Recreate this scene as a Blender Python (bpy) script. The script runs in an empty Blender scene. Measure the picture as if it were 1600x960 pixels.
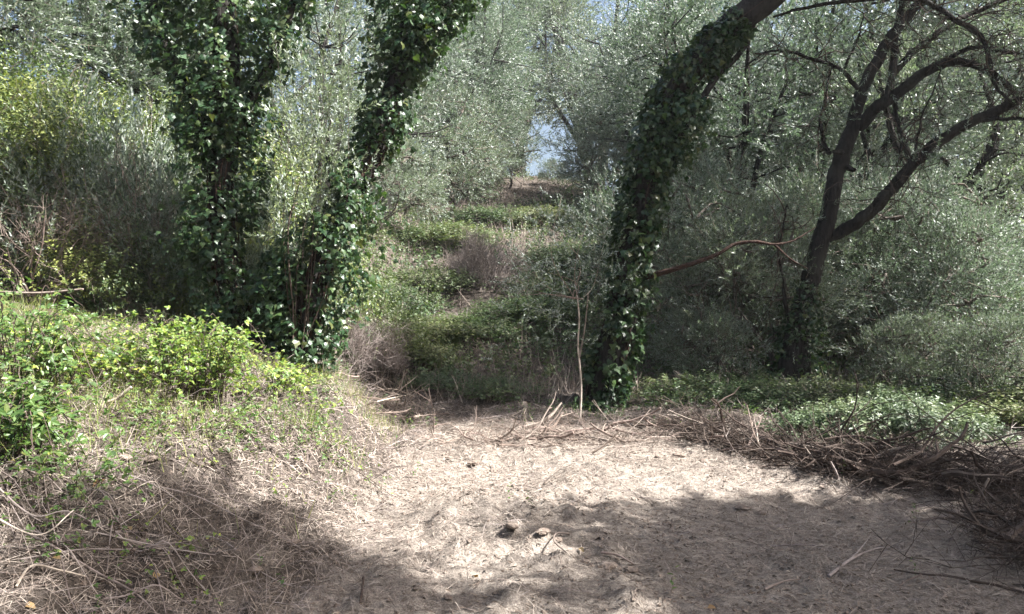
import bpy, bmesh, math
import numpy as np
from mathutils import Vector, Matrix

# ------------------------------------------------------------------ camera
SC = bpy.context.scene
COL = SC.collection
CAMZ = 1.6
FPX = 1232.0                       # focal length in photo pixels (photo 1600 x 960)
cam_d = bpy.data.cameras.new('camera')
cam_d.sensor_width = 36.0
cam_d.lens = FPX / 1600.0 * 36.0
cam_d.clip_start = 0.05
cam_d.clip_end = 2000.0
cam = bpy.data.objects.new('camera', cam_d)
cam.location = (0, 0, CAMZ)
cam.rotation_euler = (math.radians(90), 0, 0)
COL.objects.link(cam)
SC.camera = cam

# ------------------------------------------------------------------ sky, sun, exposure
SUN_EL = math.radians(49)
SUN_AZ = math.radians(-14)         # from +X towards +Y (to the right and a little behind the camera)
SUN = np.array([math.cos(SUN_EL) * math.cos(SUN_AZ), math.cos(SUN_EL) * math.sin(SUN_AZ), math.sin(SUN_EL)])
world = bpy.data.worlds.new('World')
SC.world = world
world.use_nodes = True
wn = world.node_tree
wn.nodes.clear()
sky = wn.nodes.new('ShaderNodeTexSky')
sky.sky_type = 'NISHITA'
sky.sun_disc = False
sky.sun_elevation = SUN_EL
sky.sun_rotation = math.radians(90) - SUN_AZ
sky.air_density = 1.0
sky.dust_density = 5.0
bg = wn.nodes.new('ShaderNodeBackground')
bg.inputs['Strength'].default_value = 0.06
wo = wn.nodes.new('ShaderNodeOutputWorld')
wn.links.new(sky.outputs[0], bg.inputs['Color'])
wn.links.new(bg.outputs[0], wo.inputs['Surface'])
sun_d = bpy.data.lights.new('sun', 'SUN')
sun_d.energy = 5.0
sun_d.angle = math.radians(0.53)
sun_d.color = (1.0, 0.98, 0.95)
sun = bpy.data.objects.new('sun', sun_d)
sun.rotation_euler = Vector(SUN).to_track_quat('Z', 'Y').to_euler()
sun.location = (20, 10, 30)
COL.objects.link(sun)
SC.view_settings.view_transform = 'Standard'
SC.view_settings.look = 'None'
SC.view_settings.gamma = 1.0
SC.view_settings.exposure = 2.15
SC.render.engine = 'CYCLES'
SC.cycles.max_bounces = 5
SC.cycles.diffuse_bounces = 3
SC.cycles.transmission_bounces = 3
SC.cycles.adaptive_threshold = 0.02
SC.cycles.use_denoising = True

# ------------------------------------------------------------------ numeric helpers
def smooth(a, b, x):
    t = np.clip((x - a) / (b - a), 0, 1)
    return t * t * (3 - 2 * t)

def _hash(ix, iy, iz, seed):
    h = (ix.astype(np.int64) * 374761393 + iy.astype(np.int64) * 668265263 + iz.astype(np.int64) * 1274126177 + seed * 974634777) & 0xFFFFFFFF
    h = ((h ^ (h >> 13)) * 1274126177) & 0xFFFFFFFF
    h = ((h ^ (h >> 15)) * 2246822519) & 0xFFFFFFFF
    return ((h ^ (h >> 16)) & 0xFFFFFF) / float(0xFFFFFF)

def vnoise(x, y, z, seed=0):
    x, y, z = np.broadcast_arrays(np.asarray(x, float), np.asarray(y, float), np.asarray(z, float))
    ix, iy, iz = np.floor(x), np.floor(y), np.floor(z)
    fx, fy, fz = x - ix, y - iy, z - iz
    ux, uy, uz = fx * fx * (3 - 2 * fx), fy * fy * (3 - 2 * fy), fz * fz * (3 - 2 * fz)
    r = 0
    for a in (0, 1):
        for b in (0, 1):
            for c in (0, 1):
                r = r + _hash(ix + a, iy + b, iz + c, seed) * (ux if a else 1 - ux) * (uy if b else 1 - uy) * (uz if c else 1 - uz)
    return r

def fbm(x, y, z, seed=0, octs=4):
    r, a, f, s = 0, 0.5, 1.0, 0
    for o in range(octs):
        r = r + a * vnoise(np.asarray(x) * f, np.asarray(y) * f, np.asarray(z) * f, seed + o * 17)
        s += a
        a *= 0.5
        f *= 2.03
    return r / s

def unit(v):
    v = np.asarray(v, float)
    return v / (np.linalg.norm(v, axis=-1, keepdims=True) + 1e-9)

def rand_dirs(rng, n):
    return unit(rng.normal(size=(n, 3)))

def frames(z, rng):
    """rotation matrices whose third column is z, with a random roll"""
    z = unit(z)
    x = unit(np.cross(z, rand_dirs(rng, len(z))))
    y = np.cross(z, x)
    return np.stack([x, y, z], axis=2)

def frames_zy(z, y):
    z = unit(z)
    y = unit(y - (y * z).sum(1, keepdims=True) * z)
    x = np.cross(y, z)
    return np.stack([x, y, z], axis=2)

# ------------------------------------------------------------------ mesh builder
class MB:
    def __init__(self):
        self.v, self.q, self.t, self.qm, self.tm, self.n = [], [], [], [], [], 0

    def add(self, v, q=None, t=None, m=0):
        v = np.asarray(v, float).reshape(-1, 3)
        if q is not None and len(q):
            q = np.asarray(q, np.int64).reshape(-1, 4) + self.n
            self.q.append(q)
            self.qm.append(np.full(len(q), m))
        if t is not None and len(t):
            t = np.asarray(t, np.int64).reshape(-1, 3) + self.n
            self.t.append(t)
            self.tm.append(np.full(len(t), m))
        self.v.append(v)
        self.n += len(v)

    def scatter(self, tpl, pos, R, s, m=0):
        tv, tq, tt = tpl
        n = len(pos)
        if n == 0:
            return
        s = np.broadcast_to(np.asarray(s, float), (n,))
        V = np.einsum('nij,kj->nki', R, tv) * s[:, None, None] + pos[:, None, :]
        off = (np.arange(n) * len(tv))[:, None, None]
        q = (np.asarray(tq)[None] + off).reshape(-1, 4) if tq is not None and len(tq) else None
        t = (np.asarray(tt)[None] + off).reshape(-1, 3) if tt is not None and len(tt) else None
        self.add(V.reshape(-1, 3), q, t, m)

    def mesh(self, name, mats, origin=(0, 0, 0), smooth_shade=False):
        me = bpy.data.meshes.new(name)
        if not self.v:
            return me
        V = np.concatenate(self.v) - np.asarray(origin, float)
        T = np.concatenate(self.t) if self.t else np.zeros((0, 3), np.int64)
        Q = np.concatenate(self.q) if self.q else np.zeros((0, 4), np.int64)
        mi = np.concatenate([np.concatenate(self.tm) if self.tm else np.zeros(0), np.concatenate(self.qm) if self.qm else np.zeros(0)]).astype(np.int32)
        loops = np.concatenate([T.ravel(), Q.ravel()]).astype(np.int32)
        starts = np.concatenate([np.arange(len(T)) * 3, len(T) * 3 + np.arange(len(Q)) * 4]).astype(np.int32)
        me.vertices.add(len(V))
        me.vertices.foreach_set('co', V.astype(np.float32).ravel())
        me.loops.add(len(loops))
        me.loops.foreach_set('vertex_index', loops)
        me.polygons.add(len(starts))
        me.polygons.foreach_set('loop_start', starts)
        me.polygons.foreach_set('material_index', mi)
        me.polygons.foreach_set('use_smooth', np.full(len(starts), smooth_shade))
        for k in mats:
            me.materials.append(k)
        me.update(calc_edges=True)
        return me

    def build(self, name, mats, parent=None, origin=(0, 0, 0), smooth_shade=False):
        if not isinstance(mats, (list, tuple)):
            mats = [mats]
        return link(name, self.mesh(name, mats, origin, smooth_shade), parent)

def link(name, me, parent=None, loc=None):
    o = bpy.data.objects.new(name, me)
    COL.objects.link(o)
    if parent is not None:
        o.parent = parent
    if loc is not None:
        o.location = loc
    return o

def tag(o, label=None, cat=None, group=None, kind=None):
    if label: o['label'] = label
    if cat: o['category'] = cat
    if group: o['group'] = group
    if kind: o['kind'] = kind
    return o

def thing(name, loc, label, cat, group=None):
    o = bpy.data.objects.new(name, None)
    o.empty_display_size = 0.2
    o.location = [float(a) for a in loc]
    COL.objects.link(o)
    return tag(o, label, cat, group)

def copy_tree(o, parent=None):
    c = o.copy()
    COL.objects.link(c)
    c.parent = parent
    for ch in list(o.children):
        copy_tree(ch, c)
    return c

# ------------------------------------------------------------------ sweeps
def catmull(P, n):
    P = np.asarray(P, float)
    if len(P) < 3:
        t = np.linspace(0, 1, n)[:, None]
        return P[0] * (1 - t) + P[-1] * t
    Q = np.vstack([2 * P[0] - P[1], P, 2 * P[-1] - P[-2]])
    u = np.linspace(0, len(P) - 1 - 1e-6, n)
    i = u.astype(int)
    f = (u - i)[:, None]
    p0, p1, p2, p3 = Q[i], Q[i + 1], Q[i + 2], Q[i + 3]
    return 0.5 * (2 * p1 + (p2 - p0) * f + (2 * p0 - 5 * p1 + 4 * p2 - p3) * f ** 2 + (3 * p1 - p0 - 3 * p2 + p3) * f ** 3)

def tube(b, P, rad, sides=8, m=0, bump=0.0, seed=0, cap=True):
    P = np.asarray(P, float)
    n = len(P)
    rad = np.interp(np.linspace(0, 1, n), np.linspace(0, 1, len(rad)), rad) if np.ndim(rad) else np.full(n, rad)
    T = unit(np.gradient(P, axis=0))
    ref = np.array([0.0, 1.0, 0.0]) if abs(T[0][1]) < 0.8 else np.array([1.0, 0, 0])
    N = np.zeros((n, 3))
    N[0] = unit(ref - ref.dot(T[0]) * T[0])
    for i in range(1, n):
        v = N[i - 1] - N[i - 1].dot(T[i]) * T[i]
        N[i] = unit(v)
    Bn = np.cross(T, N)
    a = np.linspace(0, 2 * np.pi, sides, endpoint=False)
    D = np.cos(a)[None, :, None] * N[:, None] + np.sin(a)[None, :, None] * Bn[:, None]
    r = rad[:, None] * np.ones((1, sides))
    if bump:
        q = P[:, None] + D * rad[:, None, None]
        s = 0.45 / max(rad.max(), 1e-3)
        r = r * (1 + bump * (fbm(q[..., 0] * s * 2, q[..., 1] * s * 2, q[..., 2] * s * 0.7, seed, 3) - 0.5) * 2)
    V = P[:, None] + D * r[..., None]
    k = np.arange(sides)
    rows = np.arange(n - 1)[:, None] * sides
    q = np.stack([rows + k, rows + (k + 1) % sides, rows + sides + (k + 1) % sides, rows + sides + k], axis=-1).reshape(-1, 4)
    V = V.reshape(-1, 3)
    t = None
    if cap:
        V = np.vstack([V, P[-1] + T[-1] * rad[-1] * 0.5, P[0] - T[0] * rad[0] * 0.3])
        e = (n - 1) * sides
        t = np.vstack([np.stack([e + k, e + (k + 1) % sides, np.full(sides, n * sides)], 1),
                       np.stack([(k + 1) % sides, k, np.full(sides, n * sides + 1)], 1)])
    b.add(V, q, t, m)

def wander(rng, p, d, L, n=6, curl=0.25, up=0.0):
    """a crooked path of length L"""
    P = [np.asarray(p, float)]
    d = unit(d)
    for i in range(n - 1):
        d = unit(d + rng.normal(size=3) * curl + np.array([0, 0, up]))
        P.append(P[-1] + d * L / (n - 1))
    return np.array(P)

# ------------------------------------------------------------------ terrain
def hgt(x, y, fine=True):
    x = np.asarray(x, float)
    y = np.asarray(y, float)
    xe = np.interp(y, [-4, 2, 4.2, 5, 6.5, 8.2, 10, 11.5, 13, 16], [-1.9, -1.6, -1.35, -1.0, -0.95, -1.05, -1.45, -1.9, -2.3, -3.0])
    xe = xe + 0.35 * (fbm(x * 0.1, y * 0.7, 3.3, 5, 3) - 0.5)
    w = np.interp(y, [3, 5, 8, 10], [1.5, 1.5, 0.85, 0.9])
    d = xe - x
    bank = np.interp(y, [3, 5, 7.5], [0.36, 0.50, 0.74]) * smooth(0, 1, d / w) + 0.24 * np.clip(d - 1.0, 0, 7)
    bank = bank * (1 - 0.35 * smooth(10.5, 14, y)) * smooth(-6, 1, y)
    s = np.interp(x, [-14, -3, 4, 8, 14, 22], [0.32, 0.29, 0.275, 0.20, 0.11, 0.06])
    yy = np.minimum(y, 44.0) - 12.7
    up = s * 0.5 * (yy + np.sqrt(yy * yy + 2.0))
    up = up * smooth(4, 12.5, y)
    ter = 0.35 * (fbm(x * 0.22, y * 0.30, 1.7, 11, 3) - 0.5) * smooth(11, 16, y)
    # berm of scraped earth under the brush row
    tx = x - 2.0
    yl = 11.0 - 1.15 * tx
    berm = 0.17 * np.exp(-((y - yl) / 0.75) ** 2) * smooth(1.6, 2.6, x) * (0.6 + 0.8 * fbm(x * 0.9, y * 0.9, 0.4, 23, 2))
    h = bank + up + ter + berm
    h = h + 0.15 * (fbm(x * 0.8, y * 0.8, 0.2, 31, 3) - 0.5)
    h = h + 0.02 * np.sin((y - 0.25 * x) * 2.1) * smooth(3, 6, y) * (1 - smooth(9, 11, y))
    if fine:
        near = 1 - smooth(14, 22, np.hypot(x, y))
        f1 = fbm(x * 3.1, y * 3.1, 0.5, 41, 3)
        f2 = fbm(x * 11.0, y * 11.0, 0.8, 43, 2)
        rough = 0.55 + 1.0 * smooth(0.45, 0.65, fbm(x * 0.7, y * 0.7, 0.1, 47, 2)) + 0.9 * smooth(-0.8, -1.5, x)
        h = h + near * rough * (0.105 * (f1 - 0.5) + 0.065 * (f2 - 0.5) + 0.06 * np.maximum(f1 - 0.58, 0) * 2)
    return h

def ray(px, py):
    return np.array([(px - 800.0) / FPX, 1.0, (480.0 - py) / FPX])

def at(px, py, Y):
    r = ray(px, py)
    return np.array([r[0] * Y, Y, CAMZ + r[2] * Y])

def ground_at(px, py, lift=0.0):
    r = ray(px, py)
    Y = np.concatenate([np.arange(2.0, 16, 0.03), np.arange(16, 60, 0.15)])
    z = CAMZ + r[2] * Y
    g = hgt(r[0] * Y, Y)
    k = np.argmax(z < g) if (z < g).any() else len(Y) - 1
    return np.array([r[0] * Y[k], Y[k], float(g[k]) + lift])

def on_ground(x, y, lift=0.0):
    return np.array([x, y, float(hgt(x, y)) + lift])

def axis_lines(segs):
    out = []
    for a, b, st in segs:
        out.append(np.arange(a, b, st))
    return np.unique(np.round(np.concatenate(out), 4))

gx = axis_lines([(-110, -60, 10), (-60, -16, 2.0), (-16, -5, 0.20), (-5, -3.4, 0.07), (-3.4, 5.0, 0.037), (5.0, 9, 0.09), (9, 20, 0.4), (20, 60, 2), (60, 111, 10)])
gy = axis_lines([(-80, -20, 10), (-20, 1, 1.0), (1, 3.2, 0.15), (3.2, 10.5, 0.042), (10.5, 14, 0.07), (14, 24, 0.2), (24, 50, 0.5), (50, 90, 3), (90, 141, 10)])
GX, GY = np.meshgrid(gx, gy)
GZ = hgt(GX, GY)
b = MB()
nx, ny = len(gx), len(gy)
ii = (np.arange(ny - 1)[:, None] * nx + np.arange(nx - 1)[None]).ravel()
b.add(np.stack([GX, GY, GZ], -1).reshape(-1, 3), np.stack([ii, ii + 1, ii + 1 + nx, ii + nx], 1))
GROUND_MB = b

# ------------------------------------------------------------------ materials
def new_mat(name):
    m = bpy.data.materials.new(name)
    m.use_nodes = True
    nt = m.node_tree
    nt.nodes.clear()
    return m, nt, nt.nodes.new('ShaderNodeOutputMaterial')

def ramp(nt, fac, cols, lo=0.0, hi=1.0):
    r = nt.nodes.new('ShaderNodeValToRGB')
    el = r.color_ramp.elements
    n = len(cols)
    while len(el) < n:
        el.new(0.5)
    for i, c in enumerate(cols):
        el[i].position = lo + (hi - lo) * i / max(n - 1, 1)
        el[i].color = (*c, 1)
    nt.links.new(fac, r.inputs[0])
    return r.outputs[0]

def mix_col(nt, fac, a, b_, mode='MIX'):
    m = nt.nodes.new('ShaderNodeMix')
    m.data_type = 'RGBA'
    m.blend_type = mode
    for inp, v in ((m.inputs[0], fac), (m.inputs[6], a), (m.inputs[7], b_)):
        if hasattr(v, 'links'):
            nt.links.new(v, inp)
        elif isinstance(v, (int, float)):
            inp.default_value = v
        else:
            inp.default_value = (*v, 1)
    return m.outputs[2]

def math_n(nt, op, a, b_=None):
    m = nt.nodes.new('ShaderNodeMath')
    m.operation = op
    for inp, v in ((m.inputs[0], a), (m.inputs[1], b_)):
        if v is None: continue
        if hasattr(v, 'links'): nt.links.new(v, inp)
        else: inp.default_value = v
    return m.outputs[0]

def noise_n(nt, scale, detail=4, rough=0.55, coord=None, w=None):
    n = nt.nodes.new('ShaderNodeTexNoise')
    n.inputs['Scale'].default_value = scale
    n.inputs['Detail'].default_value = detail
    n.inputs['Roughness'].default_value = rough
    if coord is not None:
        nt.links.new(coord, n.inputs['Vector'])
    return n.outputs[0]

def leaf_mat(name, cols, back=None, trans=0.3, tcol=1.5, rough=0.45, spec=0.5, patch=0.0, patch_cols=None, ttint=(1.1, 1.25, 0.55)):
    m, nt, out = new_mat(name)
    g = nt.nodes.new('ShaderNodeNewGeometry')
    oi = nt.nodes.new('ShaderNodeObjectInfo')
    f = math_n(nt, 'FRACT', math_n(nt, 'ADD', g.outputs['Random Per Island'], oi.outputs['Random']))
    c = ramp(nt, f, cols)
    if patch_cols:
        nz = noise_n(nt, patch, 2, 0.5, g.outputs['Position'])
        pf = ramp(nt, nz, [(0, 0, 0), (1, 1, 1)], 0.45, 0.62)
        c = mix_col(nt, pf, c, ramp(nt, f, patch_cols))
    tint = ramp(nt, oi.outputs['Random'], [(0.58, 0.63, 0.60), (0.95, 0.97, 0.95), (1.15, 1.1, 0.92), (0.7, 0.78, 0.66), (1.0, 1.02, 1.0)])
    c = mix_col(nt, 1.0, c, tint, 'MULTIPLY')
    cb = mix_col(nt, g.outputs['Backfacing'], c, back) if back else c
    p = nt.nodes.new('ShaderNodeBsdfPrincipled')
    nt.links.new(cb, p.inputs['Base Color'])
    p.inputs['Roughness'].default_value = rough
    p.inputs['Specular IOR Level'].default_value = spec
    tr = nt.nodes.new('ShaderNodeBsdfTranslucent')
    tc = mix_col(nt, 1.0, c, tuple(tcol * t_ for t_ in ttint), 'MULTIPLY')
    nt.links.new(tc, tr.inputs['Color'])
    mx = nt.nodes.new('ShaderNodeMixShader')
    mx.inputs[0].default_value = trans
    nt.links.new(p.outputs[0], mx.inputs[1])
    nt.links.new(tr.outputs[0], mx.inputs[2])
    nt.links.new(mx.outputs[0], out.inputs['Surface'])
    return m

def bark_mat(name, dark, light, scale=6.0, bump=0.6, stretch=0.25, moss=None):
    m, nt, out = new_mat(name)
    tc = nt.nodes.new('ShaderNodeTexCoord')
    mp = nt.nodes.new('ShaderNodeMapping')
    mp.inputs['Scale'].default_value = (1, 1, stretch)
    nt.links.new(tc.outputs['Object'], mp.inputs['Vector'])
    n1 = noise_n(nt, scale * 3, 6, 0.65, mp.outputs[0])
    n2 = noise_n(nt, scale * 0.4, 3, 0.5, tc.outputs['Object'])
    c = ramp(nt, n1, [dark, tuple((np.array(dark) + np.array(light)) / 2), light], 0.35, 0.68)
    if moss:
        c = mix_col(nt, ramp(nt, n2, [(0, 0, 0), (0.8, 0.8, 0.8)], 0.5, 0.62), c, moss)
    p = nt.nodes.new('ShaderNodeBsdfPrincipled')
    nt.links.new(c, p.inputs['Base Color'])
    p.inputs['Roughness'].default_value = 0.9
    p.inputs['Specular IOR Level'].default_value = 0.15
    bp = nt.nodes.new('ShaderNodeBump')
    bp.inputs['Strength'].default_value = bump
    bp.inputs['Distance'].default_value = 0.04
    nt.links.new(n1, bp.inputs['Height'])
    nt.links.new(bp.outputs[0], p.inputs['Normal'])
    nt.links.new(p.outputs[0], out.inputs['Surface'])
    return m

def stem_mat(name, cols, rough=0.8):
    m, nt, out = new_mat(name)
    g = nt.nodes.new('ShaderNodeNewGeometry')
    oi = nt.nodes.new('ShaderNodeObjectInfo')
    f = math_n(nt, 'FRACT', math_n(nt, 'ADD', g.outputs['Random Per Island'], oi.outputs['Random']))
    c = ramp(nt, f, cols)
    nz = noise_n(nt, 14, 4, 0.6, g.outputs['Position'])
    c = mix_col(nt, 1.0, c, ramp(nt, nz, [(0.55, 0.52, 0.5), (1.25, 1.25, 1.25)], 0.3, 0.7), 'MULTIPLY')
    p = nt.nodes.new('ShaderNodeBsdfPrincipled')
    nt.links.new(c, p.inputs['Base Color'])
    p.inputs['Roughness'].default_value = rough
    p.inputs['Specular IOR Level'].default_value = 0.25
    nt.links.new(p.outputs[0], out.inputs['Surface'])
    return m

M = {}
M['olive'] = leaf_mat('olive_leaves', [(0.030, 0.047, 0.028), (0.088, 0.115, 0.078), (0.16, 0.19, 0.14), (0.045, 0.066, 0.038)], back=(0.32, 0.355, 0.32), trans=0.28, tcol=1.7, rough=0.44, spec=0.45, ttint=(1.0, 1.15, 0.9))
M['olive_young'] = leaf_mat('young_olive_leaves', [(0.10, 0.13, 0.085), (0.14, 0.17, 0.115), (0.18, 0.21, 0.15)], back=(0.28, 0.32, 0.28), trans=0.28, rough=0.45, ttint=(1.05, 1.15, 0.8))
M['ivy'] = leaf_mat('ivy_leaves', [(0.016, 0.036, 0.018), (0.026, 0.054, 0.025), (0.018, 0.040, 0.02), (0.05, 0.085, 0.035), (0.022, 0.046, 0.022), (0.075, 0.115, 0.04), (0.03, 0.058, 0.026), (0.02, 0.042, 0.02), (0.028, 0.056, 0.025), (0.02, 0.045, 0.02), (0.035, 0.06, 0.026), (0.08, 0.09, 0.032), (0.02, 0.045, 0.02)], back=(0.07, 0.11, 0.06), trans=0.18, tcol=1.9, rough=0.38, spec=0.36)
M['bramble'] = leaf_mat('bramble_leaves', [(0.045, 0.09, 0.025), (0.07, 0.13, 0.035), (0.11, 0.175, 0.045), (0.06, 0.11, 0.03), (0.15, 0.17, 0.05), (0.05, 0.10, 0.03)], back=(0.14, 0.19, 0.10), trans=0.32, rough=0.45)
M['bramble_gold'] = leaf_mat('yellowing_bramble_leaves', [(0.11, 0.18, 0.045), (0.16, 0.23, 0.055), (0.22, 0.27, 0.06), (0.28, 0.28, 0.07), (0.08, 0.14, 0.04), (0.13, 0.20, 0.05)], back=(0.20, 0.25, 0.12), trans=0.35, rough=0.45)
M['mat_green'] = leaf_mat('ground_cover_leaves', [(0.035, 0.065, 0.027), (0.055, 0.092, 0.038), (0.08, 0.118, 0.05), (0.11, 0.125, 0.065)], back=(0.11, 0.14, 0.095), trans=0.25, rough=0.5, patch=0.45, patch_cols=[(0.09, 0.12, 0.05), (0.13, 0.155, 0.075), (0.17, 0.165, 0.10)], ttint=(1.05, 1.2, 0.65))
M['nettle'] = leaf_mat('pale_herb_leaves', [(0.055, 0.085, 0.042), (0.085, 0.12, 0.06), (0.125, 0.16, 0.09), (0.18, 0.21, 0.14)], back=(0.17, 0.2, 0.14), trans=0.2, rough=0.5, ttint=(1.0, 1.1, 0.8))
M['mastic'] = leaf_mat('evergreen_shrub_leaves', [(0.03, 0.06, 0.025), (0.05, 0.085, 0.035), (0.08, 0.12, 0.045), (0.13, 0.16, 0.05)], back=(0.09, 0.12, 0.07), trans=0.2, rough=0.42, patch=0.5, patch_cols=[(0.10, 0.14, 0.04), (0.17, 0.20, 0.06), (0.22, 0.24, 0.08)])
M['grass'] = leaf_mat('grass_blades', [(0.12, 0.17, 0.04), (0.2, 0.24, 0.07), (0.3, 0.29, 0.12), (0.36, 0.31, 0.17)], trans=0.3, rough=0.55)
M['deadleaf'] = leaf_mat('dead_leaves', [(0.20, 0.11, 0.055), (0.30, 0.19, 0.10), (0.38, 0.27, 0.15), (0.14, 0.08, 0.05)], trans=0.12, rough=0.75, spec=0.2)
M['straw'] = stem_mat('dry_straw', [(0.25, 0.21, 0.178), (0.35, 0.30, 0.255), (0.43, 0.375, 0.32), (0.13, 0.105, 0.09), (0.30, 0.245, 0.212), (0.18, 0.145, 0.122)])
M['cane'] = stem_mat('dry_cane_bark', [(0.165, 0.132, 0.12), (0.24, 0.20, 0.184), (0.33, 0.287, 0.265), (0.10, 0.078, 0.071)], 0.6)
M['twig'] = stem_mat('grey_twigs', [(0.20, 0.16, 0.13), (0.29, 0.245, 0.21), (0.15, 0.115, 0.095), (0.25, 0.19, 0.165)])
M['deadwood'] = stem_mat('dead_wood', [(0.05, 0.036, 0.029), (0.088, 0.064, 0.052), (0.035, 0.027, 0.022), (0.14, 0.108, 0.09)])
M['litter'] = stem_mat('fallen_leaf', [(0.10, 0.078, 0.064), (0.16, 0.125, 0.10), (0.24, 0.195, 0.155), (0.32, 0.28, 0.235), (0.13, 0.10, 0.08)])
M['pale_wood'] = stem_mat('bleached_wood', [(0.45, 0.39, 0.32), (0.52, 0.46, 0.39)])
M['bark'] = bark_mat('olive_bark', (0.009, 0.008, 0.0075), (0.038, 0.034, 0.031), 7, 1.0, moss=(0.045, 0.042, 0.036))
M['bark_grey'] = bark_mat('grey_bark', (0.06, 0.05, 0.042), (0.20, 0.17, 0.145), 6, 0.8)
M['bark_red'] = bark_mat('red_brown_bark', (0.026, 0.016, 0.013), (0.075, 0.046, 0.036), 9, 0.6)

# ground: scraped pale earth in the clearing, darker leaf mould and litter off it
def ground_mat():
    m, nt, out = new_mat('bare_earth')
    g = nt.nodes.new('ShaderNodeNewGeometry')
    pos = g.outputs['Position']
    n1 = noise_n(nt, 1.1, 5, 0.6, pos)
    n2 = noise_n(nt, 17, 8, 0.78, pos)
    n3 = noise_n(nt, 90, 4, 0.75, pos)
    pale = ramp(nt, n2, [(0.12, 0.099, 0.083), (0.285, 0.245, 0.208), (0.41, 0.362, 0.311)], 0.33, 0.64)
    pale = mix_col(nt, ramp(nt, n1, [(0, 0, 0), (0.7, 0.7, 0.7)], 0.42, 0.62), pale, ramp(nt, n2, [(0.10, 0.083, 0.070), (0.265, 0.228, 0.194)], 0.33, 0.68))
    dark = ramp(nt, n2, [(0.045, 0.037, 0.031), (0.095, 0.079, 0.067), (0.165, 0.138, 0.116)], 0.3, 0.7)
    at_ = nt.nodes.new('ShaderNodeAttribute')
    at_.attribute_name = 'mould'
    f = math_n(nt, 'ADD', at_.outputs['Fac'], math_n(nt, 'MULTIPLY', math_n(nt, 'SUBTRACT', n1, 0.5), 1.1))
    f = ramp(nt, f, [(0, 0, 0), (1, 1, 1)], 0.35, 0.7)
    c = mix_col(nt, f, pale, dark)
    c = mix_col(nt, 1.0, c, ramp(nt, n3, [(0.5, 0.49, 0.49), (1.25, 1.25, 1.25)], 0.34, 0.62), 'MULTIPLY')
    p = nt.nodes.new('ShaderNodeBsdfPrincipled')
    nt.links.new(c, p.inputs['Base Color'])
    p.inputs['Roughness'].default_value = 0.95
    p.inputs['Specular IOR Level'].default_value = 0.1
    bp = nt.nodes.new('ShaderNodeBump')
    bp.inputs['Strength'].default_value = 1.0
    bp.inputs['Distance'].default_value = 0.045
    hn = math_n(nt, 'ADD', math_n(nt, 'MULTIPLY', n2, 0.7), math_n(nt, 'MULTIPLY', n3, 0.35))
    nt.links.new(hn, bp.inputs['Height'])
    nt.links.new(bp.outputs[0], p.inputs['Normal'])
    nt.links.new(p.outputs[0], out.inputs['Surface'])
    return m
M['earth'] = ground_mat()

ground = GROUND_MB.build('ground', M['earth'], smooth_shade=True)
tag(ground, 'bare pale earth clearing rising to a bank and a wooded hillside', kind='structure')
mould = smooth(9.6, 11.2, GY + 0.35 * np.maximum(GX - 1.5, 0) * 2.2) + 0.0
mould = np.maximum(mould, smooth(4.2, 5.2, GX))
mould = np.maximum(mould, 0.74 * smooth(-0.75, -1.35, GX))
a_ = ground.data.attributes.new('mould', 'FLOAT', 'POINT')
a_.data.foreach_set('value', np.clip(mould, 0, 1).astype(np.float32).ravel())

# ------------------------------------------------------------------ leaf and twig templates (axis +Z, or leaf normal +Z and tip +Y)
def tpl_join(parts):
    V, Q, T, n = [], [], [], 0
    for v, q, t in parts:
        V.append(v)
        if q is not None and len(q): Q.append(np.asarray(q) + n)
        if t is not None and len(t): T.append(np.asarray(t) + n)
        n += len(v)
    return (np.vstack(V), np.vstack(Q) if Q else None, np.vstack(T) if T else None)

def sprig_leaves(rng, L=0.30, pairs=9, ll=0.06, lw=0.014, spread=0.85, start=0.12, curve=0.12):
    out = []
    bend = rng.normal(size=2) * curve
    for i in range(pairs):
        f = start + (1 - start) * (i + 0.5) / pairs
        base = np.array([bend[0] * f * f * L, bend[1] * f * f * L, f * L])
        a = i * 1.57 + rng.normal() * 0.5
        for sgn in (0, np.pi):
            th = spread * (1.15 - 0.6 * f) + rng.normal() * 0.22
            d = unit(np.array([math.cos(a + sgn) * math.sin(th), math.sin(a + sgn) * math.sin(th), math.cos(th)]))
            w = unit(np.cross(d, unit(rng.normal(size=3) * 0.5 + np.array([0, 0, 1]))))
            l = ll * rng.uniform(0.7, 1.2)
            ww = lw * 0.5 * rng.uniform(0.8, 1.2)
            out.append((np.array([base, base + d * l * 0.45 + w * ww, base + d * l, base + d * l * 0.45 - w * ww]), np.array([[0, 1, 2, 3]]), None))
    return tpl_join(out)

def sprig_twig(L=0.30, r=0.0025):
    v, q = [], []
    for k in range(3):
        a = k * 2.094
        v += [[math.cos(a) * r, math.sin(a) * r, -0.12 * L], [math.cos(a) * r * 0.4, math.sin(a) * r * 0.4, L * 0.95]]
    v = np.array(v)
    q = np.array([[0, 2, 3, 1], [2, 4, 5, 3], [4, 0, 1, 5]])
    return (v, q, None)

def leaf_ivy():
    v = np.array([[0, 0.32, 0.03], [0, 0.0, -0.02], [0.34, -0.10, -0.05], [0.52, 0.24, -0.07], [0.26, 0.50, 0.0], [0, 1.0, -0.08], [-0.26, 0.50, 0.0], [-0.52, 0.24, -0.07], [-0.34, -0.10, -0.05]])
    t = np.array([[0, i, i + 1] for i in range(1, 8)] + [[0, 8, 1]])
    return (v, None, t)

def leaf_ovate(w=0.62, fold=0.08):
    v = np.array([[0, 0, 0], [w * 0.42, 0.28, fold], [w * 0.36, 0.66, fold * 0.8], [0, 1.0, -0.05], [-w * 0.36, 0.66, fold * 0.8], [-w * 0.42, 0.28, fold]])
    q = np.array([[0, 1, 2, 3], [0, 3, 4, 5]])
    return (v, q, None)

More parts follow.
